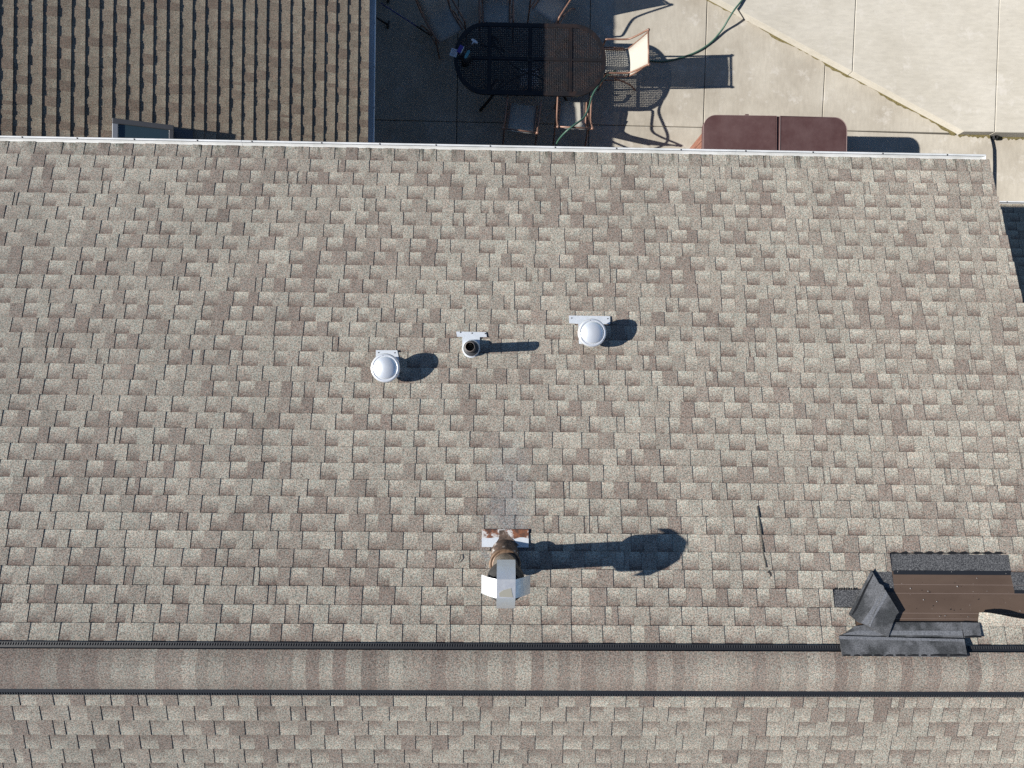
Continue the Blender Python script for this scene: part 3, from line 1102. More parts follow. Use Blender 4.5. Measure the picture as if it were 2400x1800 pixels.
def dome_vent(px, py, poly, label, strap=None):
    H = 0.185
    c = on_plane(px, py, Vector((0, 0, Z_AT_0 + H)), NF)
    base_z = roof_z(c.y)
    t = thing('roof_vent', label, 'roof vent', (c.x, c.y, base_z), 'round capped roof vents')
    flash(poly, parent=t)
    b = MB()
    b.lathe([(0.105, -0.03), (0.100, 0.03), (0.084, 0.05), (0.079, 0.055), (0.078, H - 0.005)], (c.x, c.y, base_z), 36)
    b.build('pipe', M['galv'], t, smooth=True)
    b = MB()
    z = base_z + H
    prof = [(0.118, -0.055), (0.124, -0.052), (0.126, -0.022), (0.122, -0.006), (0.117, -0.001), (0.104, 0.003), (0.1015, -0.001), (0.0985, 0.001),
            (0.094, 0.008), (0.078, 0.018), (0.058, 0.026), (0.036, 0.0315), (0.015, 0.034), (0.002, 0.0345)]
    b.lathe(prof, (c.x, c.y, z), 56)
    cap = b.build('cap', M['cap'], t, smooth=True)
    for a in (100, 178, 215, 330):
        b = MB()
        b.lathe([(0.0035, 0), (0.003, 0.002), (0.001, 0.003)], (c.x + 0.110 * math.cos(R(a)), c.y + 0.110 * math.sin(R(a)), z + 0.001), 8)
        b.build('rivet', M['screw'], cap)
    for sx, sy in (poly[0], poly[1]):
        q = on_front(sx + (6 if sx == poly[0][0] else -6), sy + 6, 0.0175)
        b = MB()
        b.lathe([(0.006, 0), (0.005, 0.003), (0.002, 0.005)], q, 8)
        b.build('nail', M['screw'], t)
    return t
dome_vent(902.4, 862.4, [(881, 820.5), (931, 821), (936, 845), (936, 884), (880, 884)], 'round galvanized vent cap on the roof, the left and lower of the two')
dome_vent(1388.3, 779.8, [(1333.5, 739.5), (1430, 741), (1430, 759.5), (1408, 760), (1406, 806), (1357, 806), (1355.5, 759), (1334, 757.5)],
          'round galvanized vent cap on the roof, the right and upper of the two')

# plumbing pipe
HP = 0.335
c = on_plane(1101.3, 812.6, Vector((0, 0, Z_AT_0 + HP)), NF)
bz = roof_z(c.y)
t = thing('vent_pipe', 'narrow open black plumbing pipe rising from galvanized flashing between the round caps', 'vent pipe', (c.x, c.y, bz))
arc = [(1104 + 20.5 * math.cos(a), 817 + 21.5 * math.sin(a)) for a in [math.pi * i / 12 for i in range(13)]]
flash([(1069, 777), (1139, 778.5), (1141, 790), (1124.5, 790)] + arc + [(1083.5, 789.5), (1071, 789)], parent=t)
b = MB()
b.lathe([(0.082, -0.03), (0.080, 0.02), (0.074, 0.045), (0.068, 0.075)], (c.x, c.y, bz), 32, close_top=False)
b.build('boot', M['galv'], t, smooth=True)
b = MB()
b.lathe([(0.068, 0.070), (0.054, 0.082), (0.0435, 0.086)], (c.x, c.y, bz), 28, close_top=False)
b.build('seal', M['abs'], t, smooth=True)
b = MB()
b.lathe([(0.0425, 0.0), (0.0425, HP), (0.0395, HP + 0.0005)], (c.x, c.y, bz), 32, close_top=False)
b.lathe([(0.0395, HP + 0.0005), (0.0372, HP), (0.0372, 0.0)], (c.x, c.y, bz), 32, mi=1, close_top=True)
b.lathe([(0.0425, HP), (0.042, HP + 0.0015), (0.0375, HP + 0.0015)], (c.x, c.y, bz), 32, mi=2, close_top=False)
b.build('pipe', [M['abs'], M['dark'], M['abs_rim']], t, smooth=True)
for sx, sy in ((1079, 779), (1106, 781), (1137, 782)):
    q = on_front(sx, sy, 0.0175)
    b = MB()
    b.lathe([(0.007, 0), (0.006, 0.003), (0.002, 0.005)], q, 8)
    b.build('nail', M['screw'], t)

# flue with four-flap cap
HF = 0.83
c = on_plane(1186, 1380, Vector((0, 0, Z_AT_0 + HF)), NF)
fx0, fy0 = c.x, c.y
bz = roof_z(fy0)
fl = thing('flue_vent', 'tall metal flue with a four flap cap and rusty flashing near the ridge', 'flue', (fx0, fy0, bz))
flash([(1129, 1259), (1239, 1259.5), (1239, 1283), (1129, 1282)], 0.0165, 'flashing', 'galv', fl)
flash([(1129.5, 1240.5), (1238.5, 1241), (1238.5, 1262), (1222, 1258), (1206, 1263), (1190, 1259), (1172, 1258), (1150, 1261), (1129.5, 1260.5)], 0.0190, 'rusted_apron', 'rust', fl, 0.003)
# torn tar-like sealant over the apron
b = MB()
b.prism([on_front(x, y, 0.020) for x, y in ((1170, 1243), (1182, 1242), (1200, 1262), (1216, 1278), (1205, 1284), (1192, 1270), (1184, 1284), (1172, 1274), (1166, 1284), (1160, 1276), (1169, 1262))], front.n * -0.004)
b.build('sealant', M['cone'], fl, fix=True)
b = MB()
n = 40
# leaning cone: wide ellipse on the slope, round at the top
verts, faces = [], []
rings = [(0.114, 0.0, 0.045), (0.110, 0.05, 0.030), (0.104, 0.11, 0.010), (0.098, 0.17, 0.0)]
for rr, hh, off in rings:
    for k in range(n):
        a = 2 * math.pi * k / n
        x, y = rr * math.cos(a), rr * math.sin(a) * 1.0 + off
        zz = roof_z(fy0 + y) + 0.015 if hh == 0 else (bz + hh - (y * TAN) * max(0, 1 - hh / 0.185))
        verts.append((fx0 + x, fy0 + y, zz))
for i in range(len(rings) - 1):
    for k in range(n):
        faces.append((i * n + k, i * n + (k + 1) % n, (i + 1) * n + (k + 1) % n, (i + 1) * n + k))
b.mesh_add(verts, faces)
b.build('cone', M['cone'], fl, smooth=True)
b = MB()
b.lathe([(0.120, 0.150), (0.126, 0.160), (0.123, 0.170), (0.113, 0.173), (0.107, 0.163), (0.094, 0.178)], (fx0, fy0, bz), 44, close_top=False)
st = b.build('storm_collar', M['collar'], fl, smooth=True)
b = MB()
b.lathe([(0.093, 0.1), (0.093, HF - 0.10)], (fx0, fy0, bz), 40)
b.build('pipe', galv_mat('flue_pipe', (0.42, 0.38, 0.32), (0.20, 0.17, 0.14), 0.4, 0.7), fl, smooth=True)
# cap: inner drum, four wire stays, then the folded cross of sheet metal
zc = bz + HF
b = MB()
b.lathe([(0.10, -0.235), (0.138, -0.225), (0.138, -0.115), (0.11, -0.06)], (fx0, fy0, zc), 40)
b.build('drum', M['drum'], fl, smooth=False)
ht, out, drop = 0.066, 0.108, 0.118
b = MB()
b.prism([Vector((fx0 - ht, fy0 - ht, zc)), Vector((fx0 + ht, fy0 - ht, zc)), Vector((fx0 + ht, fy0 + ht, zc)), Vector((fx0 - ht, fy0 + ht, zc))], (0, 0, -0.002))
capo = b.build('cap_top', M['flue_cap'], fl, fix=True)
for k in range(4):
    a = math.pi / 2 * k
    rot = Matrix.Rotation(a, 4, 'Z')
    b = MB()
    nn = 6
    for i in range(nn):
        u0, u1 = i / nn, (i + 1) / nn
        bow = lambda u: 0.010 * math.sin(math.pi * u)
        dirs = [(ht + out * u0, drop * u0 - bow(u0)), (ht + out * u1, drop * u1 - bow(u1))]
        q = []
        for (o_, d_), ys in ((dirs[0], (-ht, ht)), (dirs[1], (ht, -ht))):
            for y in ys:
                q.append(rot @ Vector((o_, y, -d_)) + Vector((fx0, fy0, zc - 0.0005)))
        b.face(q)
    fo = b.build('cap_flap', M['flue_cap'], capo, fix=True)
    md = fo.modifiers.new('sheet', 'SOLIDIFY')
    md.thickness = 0.0015
    # side returns of each flap
b = MB()
b.prism([Vector((fx0 - 0.045, fy0 - 0.055, zc + 0.0015)), Vector((fx0 + 0.05, fy0 - 0.06, zc + 0.0015)), Vector((fx0 + 0.035, fy0 + 0.005, zc + 0.0015)), Vector((fx0 - 0.02, fy0 - 0.01, zc + 0.0015)), Vector((fx0 - 0.048, fy0 - 0.03, zc + 0.0015))], (0, 0, -0.001))
b.build('dirt_patch', mat('dirt', (0.26, 0.25, 0.21), 0.9), capo, fix=True)

# tar streak on the right
b = MB()
pts = [(1775, 1186), (1778, 1205), (1781, 1228), (1784, 1250), (1787, 1275), (1790, 1300), (1794, 1318), (1796, 1330)]
cl = catmull([Vector((x, y, 0)) for x, y in pts], 7)
L_, R_ = [], []
for i, q in enumerate(cl):
    wd = 1.25 + 0.3 * math.sin(i * 0.5) + rng.uniform(-0.3, 0.3)
    L_.append(on_front(q.x - wd, q.y, 0.0145))
    R_.append(on_front(q.x + wd, q.y, 0.0145))
for i in range(len(cl) - 1):
    b.prism([L_[i], R_[i], R_[i + 1], L_[i + 1]], front.n * -0.010)
tag(b.build('tar_streak', M['streak'], fix=True), 'thin dark streak of tar running up the shingles right of the flue', 'tar streak')
b = MB()
b.prism([on_front(x, y, 0.0145) for x, y in ((1799, 1339), (1804, 1337), (1808, 1342), (1808, 1350), (1805.5, 1352), (1804, 1345), (1799, 1342))], front.n * -0.01)
tag(b.build('tar_spot', M['tar'], fix=True), 'small dark tar spot just below the end of the tar streak', 'tar spot')

# a dry twig on the shingles left of the flue
b = MB()
b.tube([on_front(1074, 1317, 0.02), on_front(1078, 1310, 0.026), on_front(1081, 1299, 0.02)], 0.0028, 6)
tag(b.build('twig', M['tar_dark'], smooth=True), 'short dark twig lying on the shingles left of the flue', 'twig')

# ------------------------------------------------------------------ loose and torn shingles
def Z6(x, y):
    return 1900 + x / 4.366, 1260 + y / 4.366
def sheet(name, parent, m, pts, thick=0.006):
    """pts: (x, y, height above slope) in the zoomed frame"""
    b = MB()
    b.prism([on_front(*Z6(x, y), h) for x, y, h in pts], front.n * -thick)
    return b.build(name, M[m], parent, fix=True)

lo = on_front(*Z6(640, 700))
t = thing('loose_shingle', 'torn shingle flipped over on its back beside the bare brown patch', 'loose shingle', lo, 'blown off shingles')
sheet('lower_layer', t, 'back', [(622, 330, 0.030), (700, 470, 0.036), (742, 490, 0.04), (758, 535, 0.04), (585, 905, 0.034), (480, 862, 0.028), (390, 785, 0.020)])
sheet('edge_strip', t, 'tar_dark', [(634, 372, 0.0325), (641, 380, 0.0325), (560, 540, 0.0305), (470, 735, 0.0275), (425, 795, 0.0245), (420, 788, 0.0240), (490, 655, 0.0280), (545, 530, 0.0305)], 0.003)
sheet('seal_band', t, 'back_light', [(735, 545, 0.0425), (757, 540, 0.0425), (590, 900, 0.0365), (520, 870, 0.0355), (640, 700, 0.0400)], 0.003)
sheet('upper_layer', t, 'back', [(765, 535, 0.050), (905, 765, 0.045), (880, 790, 0.044), (845, 870, 0.046), (795, 1022, 0.050), (585, 905, 0.042)], 0.007)
sheet('seal_band', t, 'back_light', [(767, 545, 0.0515), (792, 585, 0.0505), (640, 840, 0.0455), (612, 915, 0.0445), (590, 905, 0.0435)], 0.002)

lo = on_front(*Z6(900, 1100))
t = thing('loose_shingle', 'long grey upturned shingle strip lying across the ridge vent edge', 'loose shingle', lo, 'blown off shingles')
sheet('lower_layer', t, 'back', [(455, 905, 0.026), (840, 866, 0.026), (1540, 868, 0.026), (1562, 1024, 0.040), (290, 1003, 0.040), (340, 985, 0.036)])
sheet('seal_band', t, 'back_light', [(340, 985, 0.0375), (480, 950, 0.0335), (840, 950, 0.0355), (1552, 952, 0.0355), (1558, 1003, 0.0395), (330, 994, 0.0395)], 0.002)
sheet('upper_layer', t, 'back', [(290, 1003, 0.050), (800, 1018, 0.048), (1572, 1037, 0.050), (1605, 1222, 0.068), (1100, 1219, 0.066), (325, 1212, 0.068)], 0.007)
sheet('seal_band', t, 'back_light', [(292, 1006, 0.0512), (1572, 1040, 0.0512), (1577, 1064, 0.0532), (297, 1040, 0.0532)], 0.002)
bm_ = MB()
x = 330
while x < 1600:
    wd = rng.uniform(60, 120) if x < 1200 else rng.uniform(150, 200)
    x2 = min(x + wd, 1602)
    bm_.prism([on_front(*Z6(x + 4, 1199 + rng.uniform(-3, 3)), 0.068), on_front(*Z6((x + x2) / 2, 1193 if x < 1200 else 1189), 0.067), on_front(*Z6(x2 - 4, 1197 + rng.uniform(-3, 3)), 0.068), on_front(*Z6(x2 - 4, 1212), 0.069), on_front(*Z6(x + 4, 1211), 0.069)], front.n * -0.002)
    x = x2 + rng.uniform(12, 30)
bm_.build('sealant_bead', M['tar_dark'], t, fix=True)

lo = on_front(*Z6(1640, 945))
t = thing('loose_shingle', 'small square grey shingle scrap beside the end of the long upturned strip', 'loose shingle', lo, 'blown off shingles')
sheet('scrap', t, 'back', [(1540, 866, 0.030), (1728, 872, 0.024), (1748, 1022, 0.028), (1575, 1026, 0.034)])
sheet('sealant_bead', t, 'tar_dark', [(1577, 1008, 0.0352), (1660, 1000, 0.032), (1747, 1006, 0.0295), (1748, 1021, 0.0295), (1576, 1025, 0.0352)], 0.002)

# lifted shingle tab at the right edge of the bare patch
b = MB()
x_a, x_b = fx(2288, 1450), XR - 0.02
nx, ny = 26, 7
grid = []
for i in range(nx + 1):
    u = i / nx
    x = x_a + (x_b - x_a) * u
    lift = 0.075 * math.exp(-((u - 0.10) / 0.14) ** 2) + 0.115 * max(0.0, min(1.0, (u - 0.1) / 0.35)) ** 1.2
    fold = max(0.0, min(1.0, (u - 0.05) / 0.35))
    colm = []
    for k in range(ny + 1):
        v = k / ny                        # 0 at the butt, 1 at the top under the next course
        s_ = (KD + 1.02) * EXPO - (1 - v) * EXPO * (0.80 - 0.42 * fold)
        h = 0.006 + lift * (1 - v) ** 1.6
        colm.append(front.p(x, s_, h))
    grid.append(colm)
tones = [(0.15, 0, 0, 0.85)] * 4
for i in range(nx):
    tv = [(0.1 if (i // 5) % 2 == 0 else 0.45, 0, 0, 0.8)] * 4
    for k in range(ny):
        b.face([grid[i][k + 1], grid[i + 1][k + 1], grid[i + 1][k], grid[i][k]], 0, tv)
lt = b.build('lifted_shingle', [M['shingle'], M['asphalt']], tone=True)
md = lt.modifiers.new('sheet', 'SOLIDIFY')
md.thickness = 0.004
md.offset = -1
md.material_offset_rim = 1
tag(lt, 'pale creased shingle curling up at the right edge of the bare patch', 'lifted shingle')

# crumbs on the bare patch
b = MB()
for x, y in ((1135, 540), (1200, 548), (1215, 560), (1155, 636), (1430, 735), (1465, 745), (1530, 735), (1320, 805), (1610, 810), (1500, 500), (1805, 548), (1715, 632), (2143, 750), (1375, 800), (1250, 700), (1020, 520), (1470, 465), (1700, 415), (1165, 352), (1440, 350), (1998, 368), (890, 350), (1630, 690), (1290, 655)):
    q = on_front(*Z6(x, y), 0.006)
    s_ = rng.uniform(0.003, 0.0065)
    b.box(q, (s_, s_ * rng.uniform(0.6, 1.2), s_ * 0.6), rng.choice((0, 0, 1)), Matrix.Rotation(rng.uniform(0, 3), 3, 'Z'))
tag(b.build('debris', [M['crumb'], M['tar_dark']], fix=True), 'scattered pale crumbs and nail heads on the bare brown patch', 'debris', kind='stuff')

# ------------------------------------------------------------------ table
HT = 0.72
pl, pr = P(1063.5, 139, HT), P(1420.5, 141, HT)
ptop, pbot = P(1242, 54, HT), P(1242, 223, HT)
tc = Vector(((pl.x + pr.x) / 2, (ptop.y + pbot.y) / 2, 0))
TL, TW = (pr - pl).length, ptop.y - pbot.y
tang = 0.0
table = thing('patio_table', 'long oval lattice patio table of dark cast metal, half in sun', 'table', tc)
table['local'] = 1
ra = TW / 2
rx = ra * 0.86
def outline(inset_=0.0, n=22):
    hw, hl = TW / 2 - inset_, TL / 2 - inset_
    rx_ = rx - inset_ * 0.8
    pts = []
    for k in range(n + 1):
        a = -math.pi / 2 + math.pi * k / n
        pts.append((hl - rx_ + rx_ * math.cos(a), hw * math.sin(a)))
    for k in range(n + 1):
        a = math.pi / 2 + math.pi * k / n
        pts.append((-(hl - rx_) + rx_ * math.cos(a), hw * math.sin(a)))
    return pts
def inside(x, y, ins):
    hw, hl = TW / 2 - ins, TL / 2 - ins
    rx_ = rx - ins * 0.8
    if abs(y) > hw:
        return False
    if abs(x) <= hl - rx_:
        return True
    u = (abs(x) - (hl - rx_)) / rx_
    return u <= 1 and u * u + (y / hw) ** 2 <= 1
outer, inner = outline(0.0), outline(0.062)
b = MB()
n = len(outer)
b.mesh_add([(x, y, HT) for x, y in outer] + [(x, y, HT + 0.002) for x, y in inner] + [(x, y, HT - 0.035) for x, y in outer] + [(x, y, HT - 0.012) for x, y in inner],
           [(i, (i + 1) % n, n + (i + 1) % n, n + i) for i in range(n)] + [(i, 2 * n + i, 2 * n + (i + 1) % n, (i + 1) % n) for i in range(n)]
           + [(n + i, n + (i + 1) % n, 3 * n + (i + 1) % n, 3 * n + i) for i in range(n)])
b.build('rim', M['cast'], table)
ribx = [-0.62, 0.0, 0.63]
def in_rib(x, y):
    return any(abs(x - q) < 0.024 for q in ribx) or abs(y) < 0.024
# lattice: square cells with leaf-shaped openings
cs = 0.0285
lat = MB()
sol = MB()
nx, ny = int(TL / 2 / cs) + 1, int(TW / 2 / cs) + 1
zt = HT - 0.004
for i in range(-nx, nx):
    for j in range(-ny, ny):
        x0, y0 = i * cs, j * cs
        xc, yc = x0 + cs / 2, y0 + cs / 2
        if not inside(xc, yc, 0.004):
            continue
        A, B_, C_, D_ = (x0, y0), (x0 + cs, y0), (x0 + cs, y0 + cs), (x0, y0 + cs)
        if not inside(xc, yc, 0.055) or in_rib(xc, yc):
            if inside(xc, yc, 0.02):
                sol.face([(p[0], p[1], zt - 0.002) for p in (A, B_, C_, D_)])
            continue
        diag = (i + j) % 2 == 0
        dl, ds = cs * 0.41, cs * 0.19
        if (i % 4 == 0 and j % 4 == 0):
            dl = ds = cs * 0.22
        if diag:
            a_, b_, c_, d_ = (-dl, -dl), (ds, -ds), (dl, dl), (-ds, ds)
        else:
            a_, b_, c_, d_ = (-ds, -ds), (dl, -dl), (ds, ds), (-dl, dl)
        hs = [(xc + q[0], yc + q[1]) for q in (a_, b_, c_, d_)]
        o_ = [A, B_, C_, D_]
        for k in range(4):
            k2 = (k + 1) % 4
            zz = zt + (0.004 if True else 0)
            lat.face([(*o_[k], zt), (*o_[k2], zt), (*hs[k2], zt + 0.0015), (*hs[k], zt + 0.0015)])
lo_ = lat.build('lattice', M['cast'], table, fix=True)
tag(lo_, kind='stuff')
md = lo_.modifiers.new('cast', 'SOLIDIFY')
md.thickness = 0.003
sol.build('border_plate', M['cast'], table)
for q in ribx:
    hwid = math.sqrt(max(0.0, 1 - 0)) * TW / 2
    b = MB()
    b.box((q, 0, HT - 0.003), (0.036, TW - 0.10, 0.014))
    b.box((q - 0.012, 0, HT + 0.005), (0.007, TW - 0.11, 0.004))
    b.box((q + 0.012, 0, HT + 0.005), (0.007, TW - 0.11, 0.004))
    b.build('rib', M['cast'], table)
for xa, xb in ((-TL / 2 + 0.05, ribx[0] - 0.02), (ribx[0] + 0.02, -0.06), (0.06, ribx[2] - 0.02), (ribx[2] + 0.02, TL / 2 - 0.05)):
    b = MB()
    b.box(((xa + xb) / 2, 0, HT - 0.002), (xb - xa, 0.030, 0.012))
    b.build('rib', M['cast'], table)
b = MB()
b.lathe([(0.052, 0.0), (0.052, 0.012), (0.024, 0.014), (0.024, -0.02)], (0, 0, HT - 0.003), 24, close_top=False)
b.build('umbrella_ring', M['cast'], table, smooth=True)
for sx in (-1, 1):
    for sy in (-1, 1):
        b = MB()
        b.tube([(sx * 0.50, sy * 0.30, HT - 0.02), (sx * 0.60, sy * 0.40, 0.58), (sx * 0.56, sy * 0.38, 0.38), (sx * 0.62, sy * 0.42, 0.2), (sx * 0.78, sy * 0.54, 0.02)], 0.022, 8)
        b.tube([(sx * 0.50, sy * 0.30, 0.60), (sx * 0.40, sy * 0.22, 0.48), (sx * 0.50, sy * 0.32, 0.38), (sx * 0.57, sy * 0.39, 0.42)], 0.012, 6)
        b.build('leg', M['cast'], table, smooth=True)
b = MB()
b.tube([(-0.55, -0.36, 0.30), (-0.2, -0.08, 0.24), (0.2, 0.08, 0.24), (0.55, 0.36, 0.30)], 0.011, 6)
b.tube([(-0.55, 0.36, 0.30), (-0.2, 0.08, 0.225), (0.2, -0.08, 0.225), (0.55, -0.36, 0.30)], 0.011, 6)
b.build('stretcher', M['cast'], table, smooth=True)

# pale block under the table, seen through the lattice
q = P(1240, 180, 0.0)
b = MB()
u0 = P(1219, 160, 0.12)
u1 = P(1261, 202, 0.12)
b.prism([Vector((u0.x, u1.y, 0.12)), Vector((u1.x, u1.y, 0.12)), Vector((u1.x, u0.y, 0.12)), Vector((u0.x, u0.y, 0.12))], (0, 0, -0.116), cham=0.01)
tag(b.build('pale_block', M['pale_stone'], fix=True), 'pale block on the concrete under the table, seen through its lattice', 'block')

# ------------------------------------------------------------------ chairs
def make_chair(label):
    t = thing('sling_chair', label, 'chair', (0, 0, 0), 'sling chairs round the patio table')
    t['local'] = 1
    W = 0.262
    for s in (-1, 1):
        b = MB()
        b.tube([(s * W, 0.27, 0.60), (s * W, 0.262, 0.652), (s * W, 0.20, 0.662), (s * W, 0.0, 0.655), (s * W, -0.10, 0.675), (s * W, -0.19, 0.765), (s * W, -0.30, 0.915), (s * W, -0.335, 0.955)], 0.0145, 8)
        ar = b.build('arm', M['tube'], t, smooth=True)
        b = MB()
        b.lathe([(0.022, -0.010), (0.024, 0.0), (0.018, 0.012), (0.004, 0.018)], (s * W, -0.338, 0.955), 12)
        b.build('finial', M['tube'], ar, smooth=True)
        b = MB()
        b.tube([(s * W, 0.27, 0.64), (s * W, 0.275, 0.45), (s * W, 0.285, 0.2), (s * W, 0.30, 0.012)], 0.0135, 8)
        b.build('leg', M['tube'], t, smooth=True)
        b = MB()
        b.tube([(s * (W - 0.02), 0.10, 0.42), (s * W, -0.06, 0.34), (s * W, -0.20, 0.2), (s * W, -0.31, 0.012)], 0.0135, 8)
        b.build('leg', M['tube'], t, smooth=True)
        b = MB()
        b.tube([(s * 0.215, 0.27, 0.425), (s * 0.215, 0.22, 0.432), (s * 0.215, 0.0, 0.41), (s * 0.215, -0.10, 0.415), (s * 0.225, -0.16, 0.50), (s * 0.238, -0.28, 0.77), (s * 0.245, -0.345, 0.935)], 0.0115, 8)
        b.build('side_rail', M['tube'], t, smooth=True)
        b = MB()
        b.tube([(s * W, 0.275, 0.40), (s * W, 0.0, 0.385), (s * W, -0.08, 0.35)], 0.010, 8)
        b.build('stretcher', M['tube'], t, smooth=True)
    b = MB()
    b.tube([(-0.262, -0.335, 0.945), (0.262, -0.335, 0.945)], 0.0135, 8)
    b.build('top_bar', M['tube'], t, smooth=True)
    b = MB()
    b.tube([(-0.215, 0.25, 0.405), (0.215, 0.25, 0.405)], 0.011, 8)
    b.build('front_bar', M['tube'], t, smooth=True)
    prof = [(0.268, 0.430), (0.20, 0.424), (0.10, 0.412), (0.0, 0.404), (-0.08, 0.408), (-0.125, 0.435), (-0.165, 0.51), (-0.22, 0.64), (-0.275, 0.765), (-0.325, 0.885), (-0.337, 0.915)]
    b = MB()
    for i in range(len(prof) - 1):
        for k in range(4):
            xs_ = [-1 + k / 2, -1 + (k + 1) / 2]
            def pt(pr_, xx):
                wdt = 0.212 + 0.022 * max(0, (pr_[1] - 0.45)) / 0.46
                sag = 0.012 * (1 - xx * xx)
                return (xx * wdt, pr_[0] - (sag if pr_[1] > 0.5 else 0), pr_[1] - (sag if pr_[1] < 0.5 else 0))
            b.face([pt(prof[i], xs_[0]), pt(prof[i + 1], xs_[0]), pt(prof[i + 1], xs_[1]), pt(prof[i], xs_[1])])
    so = b.build('sling', M['sling'], t, smooth=True, fix=True)
    md = so.modifiers.new('cloth', 'SOLIDIFY')
    md.thickness = 0.003
    return t

def copy_tree(o, parent=None):
    c_ = o.copy()
    col.objects.link(c_)
    c_.parent = parent
    for ch in list(o.children):
        copy_tree(ch, c_)
    return c_

def put(o, loc, ang, label):
    o.location = loc
    o.rotation_euler = (0, 0, ang)
    o['label'] = label

def by_back(pa, pb, flip=False):
    """chair whose back bar is seen between two pixels"""
    a, b_ = P(*pa, 0.95), P(*pb, 0.95)
    mid = (a + b_) / 2
    d = (b_ - a).normalized()                 # chair's own +x
    if flip:
        d = -d
    ang = math.atan2(d.y, d.x)
    f = Vector((-d.y, d.x, 0))
    o_ = mid + f * 0.338
    return Vector((o_.x, o_.y, 0)), ang

def by_front(pa, pb):
    """chair whose front seat edge runs between two pixels (its own left to right is a -> b seen from behind)"""
    a, b_ = P(*pa, 0.43), P(*pb, 0.43)
    mid = (a + b_) / 2
    d = (b_ - a).normalized()
    ang = math.atan2(d.y, d.x)
    f = Vector((-d.y, d.x, 0))
    o_ = mid - f * 0.268
    return Vector((o_.x, o_.y, 0)), ang

base_chair = make_chair('chair')
bpy.context.view_layer.update()
spots = []
spots.append((*by_back((1521, 152), (1520, 69)), 'sunlit pale sling chair at the right end of the table, its shadow stretching right'))
spots.append((*by_back((1181, 301), (1257, 311)), 'shaded sling chair below the table, nearer the wing, only its back bar corner lit'))
spots.append((*by_back((1308, 297), (1388, 301)), 'half sunlit sling chair below the table with the green hose over its back'))
spots.append((*by_front((1086, 68), (1027, 102)), 'shaded sling chair turned aslant at the upper left end of the table'))
spots.append((*by_front((1203, 66), (1124, 66)), 'shaded sling chair straight above the table, between two turned chairs'))
spots.append((*by_front((1302, 56), (1247, 20)), 'shaded sling chair turned aslant at the upper right of the table, one arm glinting'))
for i, (loc, ang, lab) in enumerate(spots):
    o = base_chair if i == 0 else copy_tree(base_chair)
    put(o, loc, ang, lab)

# ------------------------------------------------------------------ things on and near the table
tz = HT + 0.004
q = P(1092, 142, tz)
t = thing('black_bag', 'lumpy black bag with a teal tag on the shaded table end', 'bag', q)
b = MB()
vv, ff = [], []
n1, n2 = 14, 8
for i in range(n2 + 1):
    th = math.pi / 2 * i / n2
    for k in range(n1):
        a = 2 * math.pi * k / n1
        rr = 0.085 * (1 + 0.18 * math.sin(3 * a + 1) + 0.08 * math.cos(5 * a)) * math.cos(th) ** 0.7
        vv.append((q.x + rr * math.cos(a) * 0.95, q.y + rr * math.sin(a) * 1.2, tz + 0.17 * math.sin(th)))
for i in range(n2):
    for k in range(n1):
        ff.append((i * n1 + k, i * n1 + (k + 1) % n1, (i + 1) * n1 + (k + 1) % n1, (i + 1) * n1 + k))
b.mesh_add(vv, ff)
b.build('sack', M['black'], t, smooth=True)
b = MB()
b.tube([(q.x + 0.0, q.y + 0.02, tz + 0.15), (q.x + 0.06, q.y + 0.13, tz + 0.17), (q.x + 0.11, q.y + 0.22, tz + 0.05)], 0.010, 6)
b.build('strap', M['black'], t, smooth=True)
b = MB()
pc = P(1095, 128, tz + 0.17)
rot = Matrix.Rotation(R(62), 3, 'Z')
pts = [(0.042 * math.cos(a) + (0.03 if math.cos(a) > 0 else -0.03), 0.022 * math.sin(a)) for a in [2 * math.pi * k / 16 for k in range(16)]]
b.prism([rot @ Vector((x, y, 0)) + Vector((pc.x, pc.y, tz + 0.185)) for x, y in pts], (0, 0, -0.012))
b.build('label_tag', M['teal'], t, fix=True)

pc = P(1064, 124, tz)
b = MB()
rot = Matrix.Rotation(R(-18), 3, 'Z')
def rp(x, y, z=0.0):
    v = rot @ Vector((x, y, 0))
    return Vector((pc.x + v.x, pc.y + v.y, tz + 0.006 + z))
b.prism([rp(-0.055, -0.06, -0.0), rp(0.055, -0.06, 0.004), rp(0.055, 0.06, 0.004), rp(-0.055, 0.06, 0.0)], (0, 0, -0.0012))
pp = b.build('sheet', M['paper'], fix=True)
t = thing('paper_slip', 'white printed paper slip at the very left edge of the table', 'paper', pc)
adopt(pp, t)
b = MB()
for k in range(7):
    y = 0.045 - k * 0.014
    b.prism([rp(-0.04, y, 0.0025), rp(0.035 - 0.01 * (k % 3), y, 0.0045), rp(0.035 - 0.01 * (k % 3), y - 0.003, 0.0045), rp(-0.04, y - 0.003, 0.0025)], (0, 0, -0.0005))
b.build('print_lines', M['ink'], t, fix=True)

pc = P(1079, 117, tz)
rot = Matrix.Rotation(R(64), 3, 'Z')
t = thing('purple_packet', 'small purple packet with a white edge between the paper and the bag', 'packet', pc)
b = MB()
b.box((pc.x, pc.y, tz + 0.02), (0.12, 0.062, 0.03), 0, rot)
b.build('packet_body', M['purple'], t)
b = MB()
v = rot @ Vector((0.0, -0.036, 0))
b.box((pc.x + v.x, pc.y + v.y, tz + 0.02), (0.115, 0.008, 0.031), 0, rot)
b.build('packet_edge', M['white'], t)

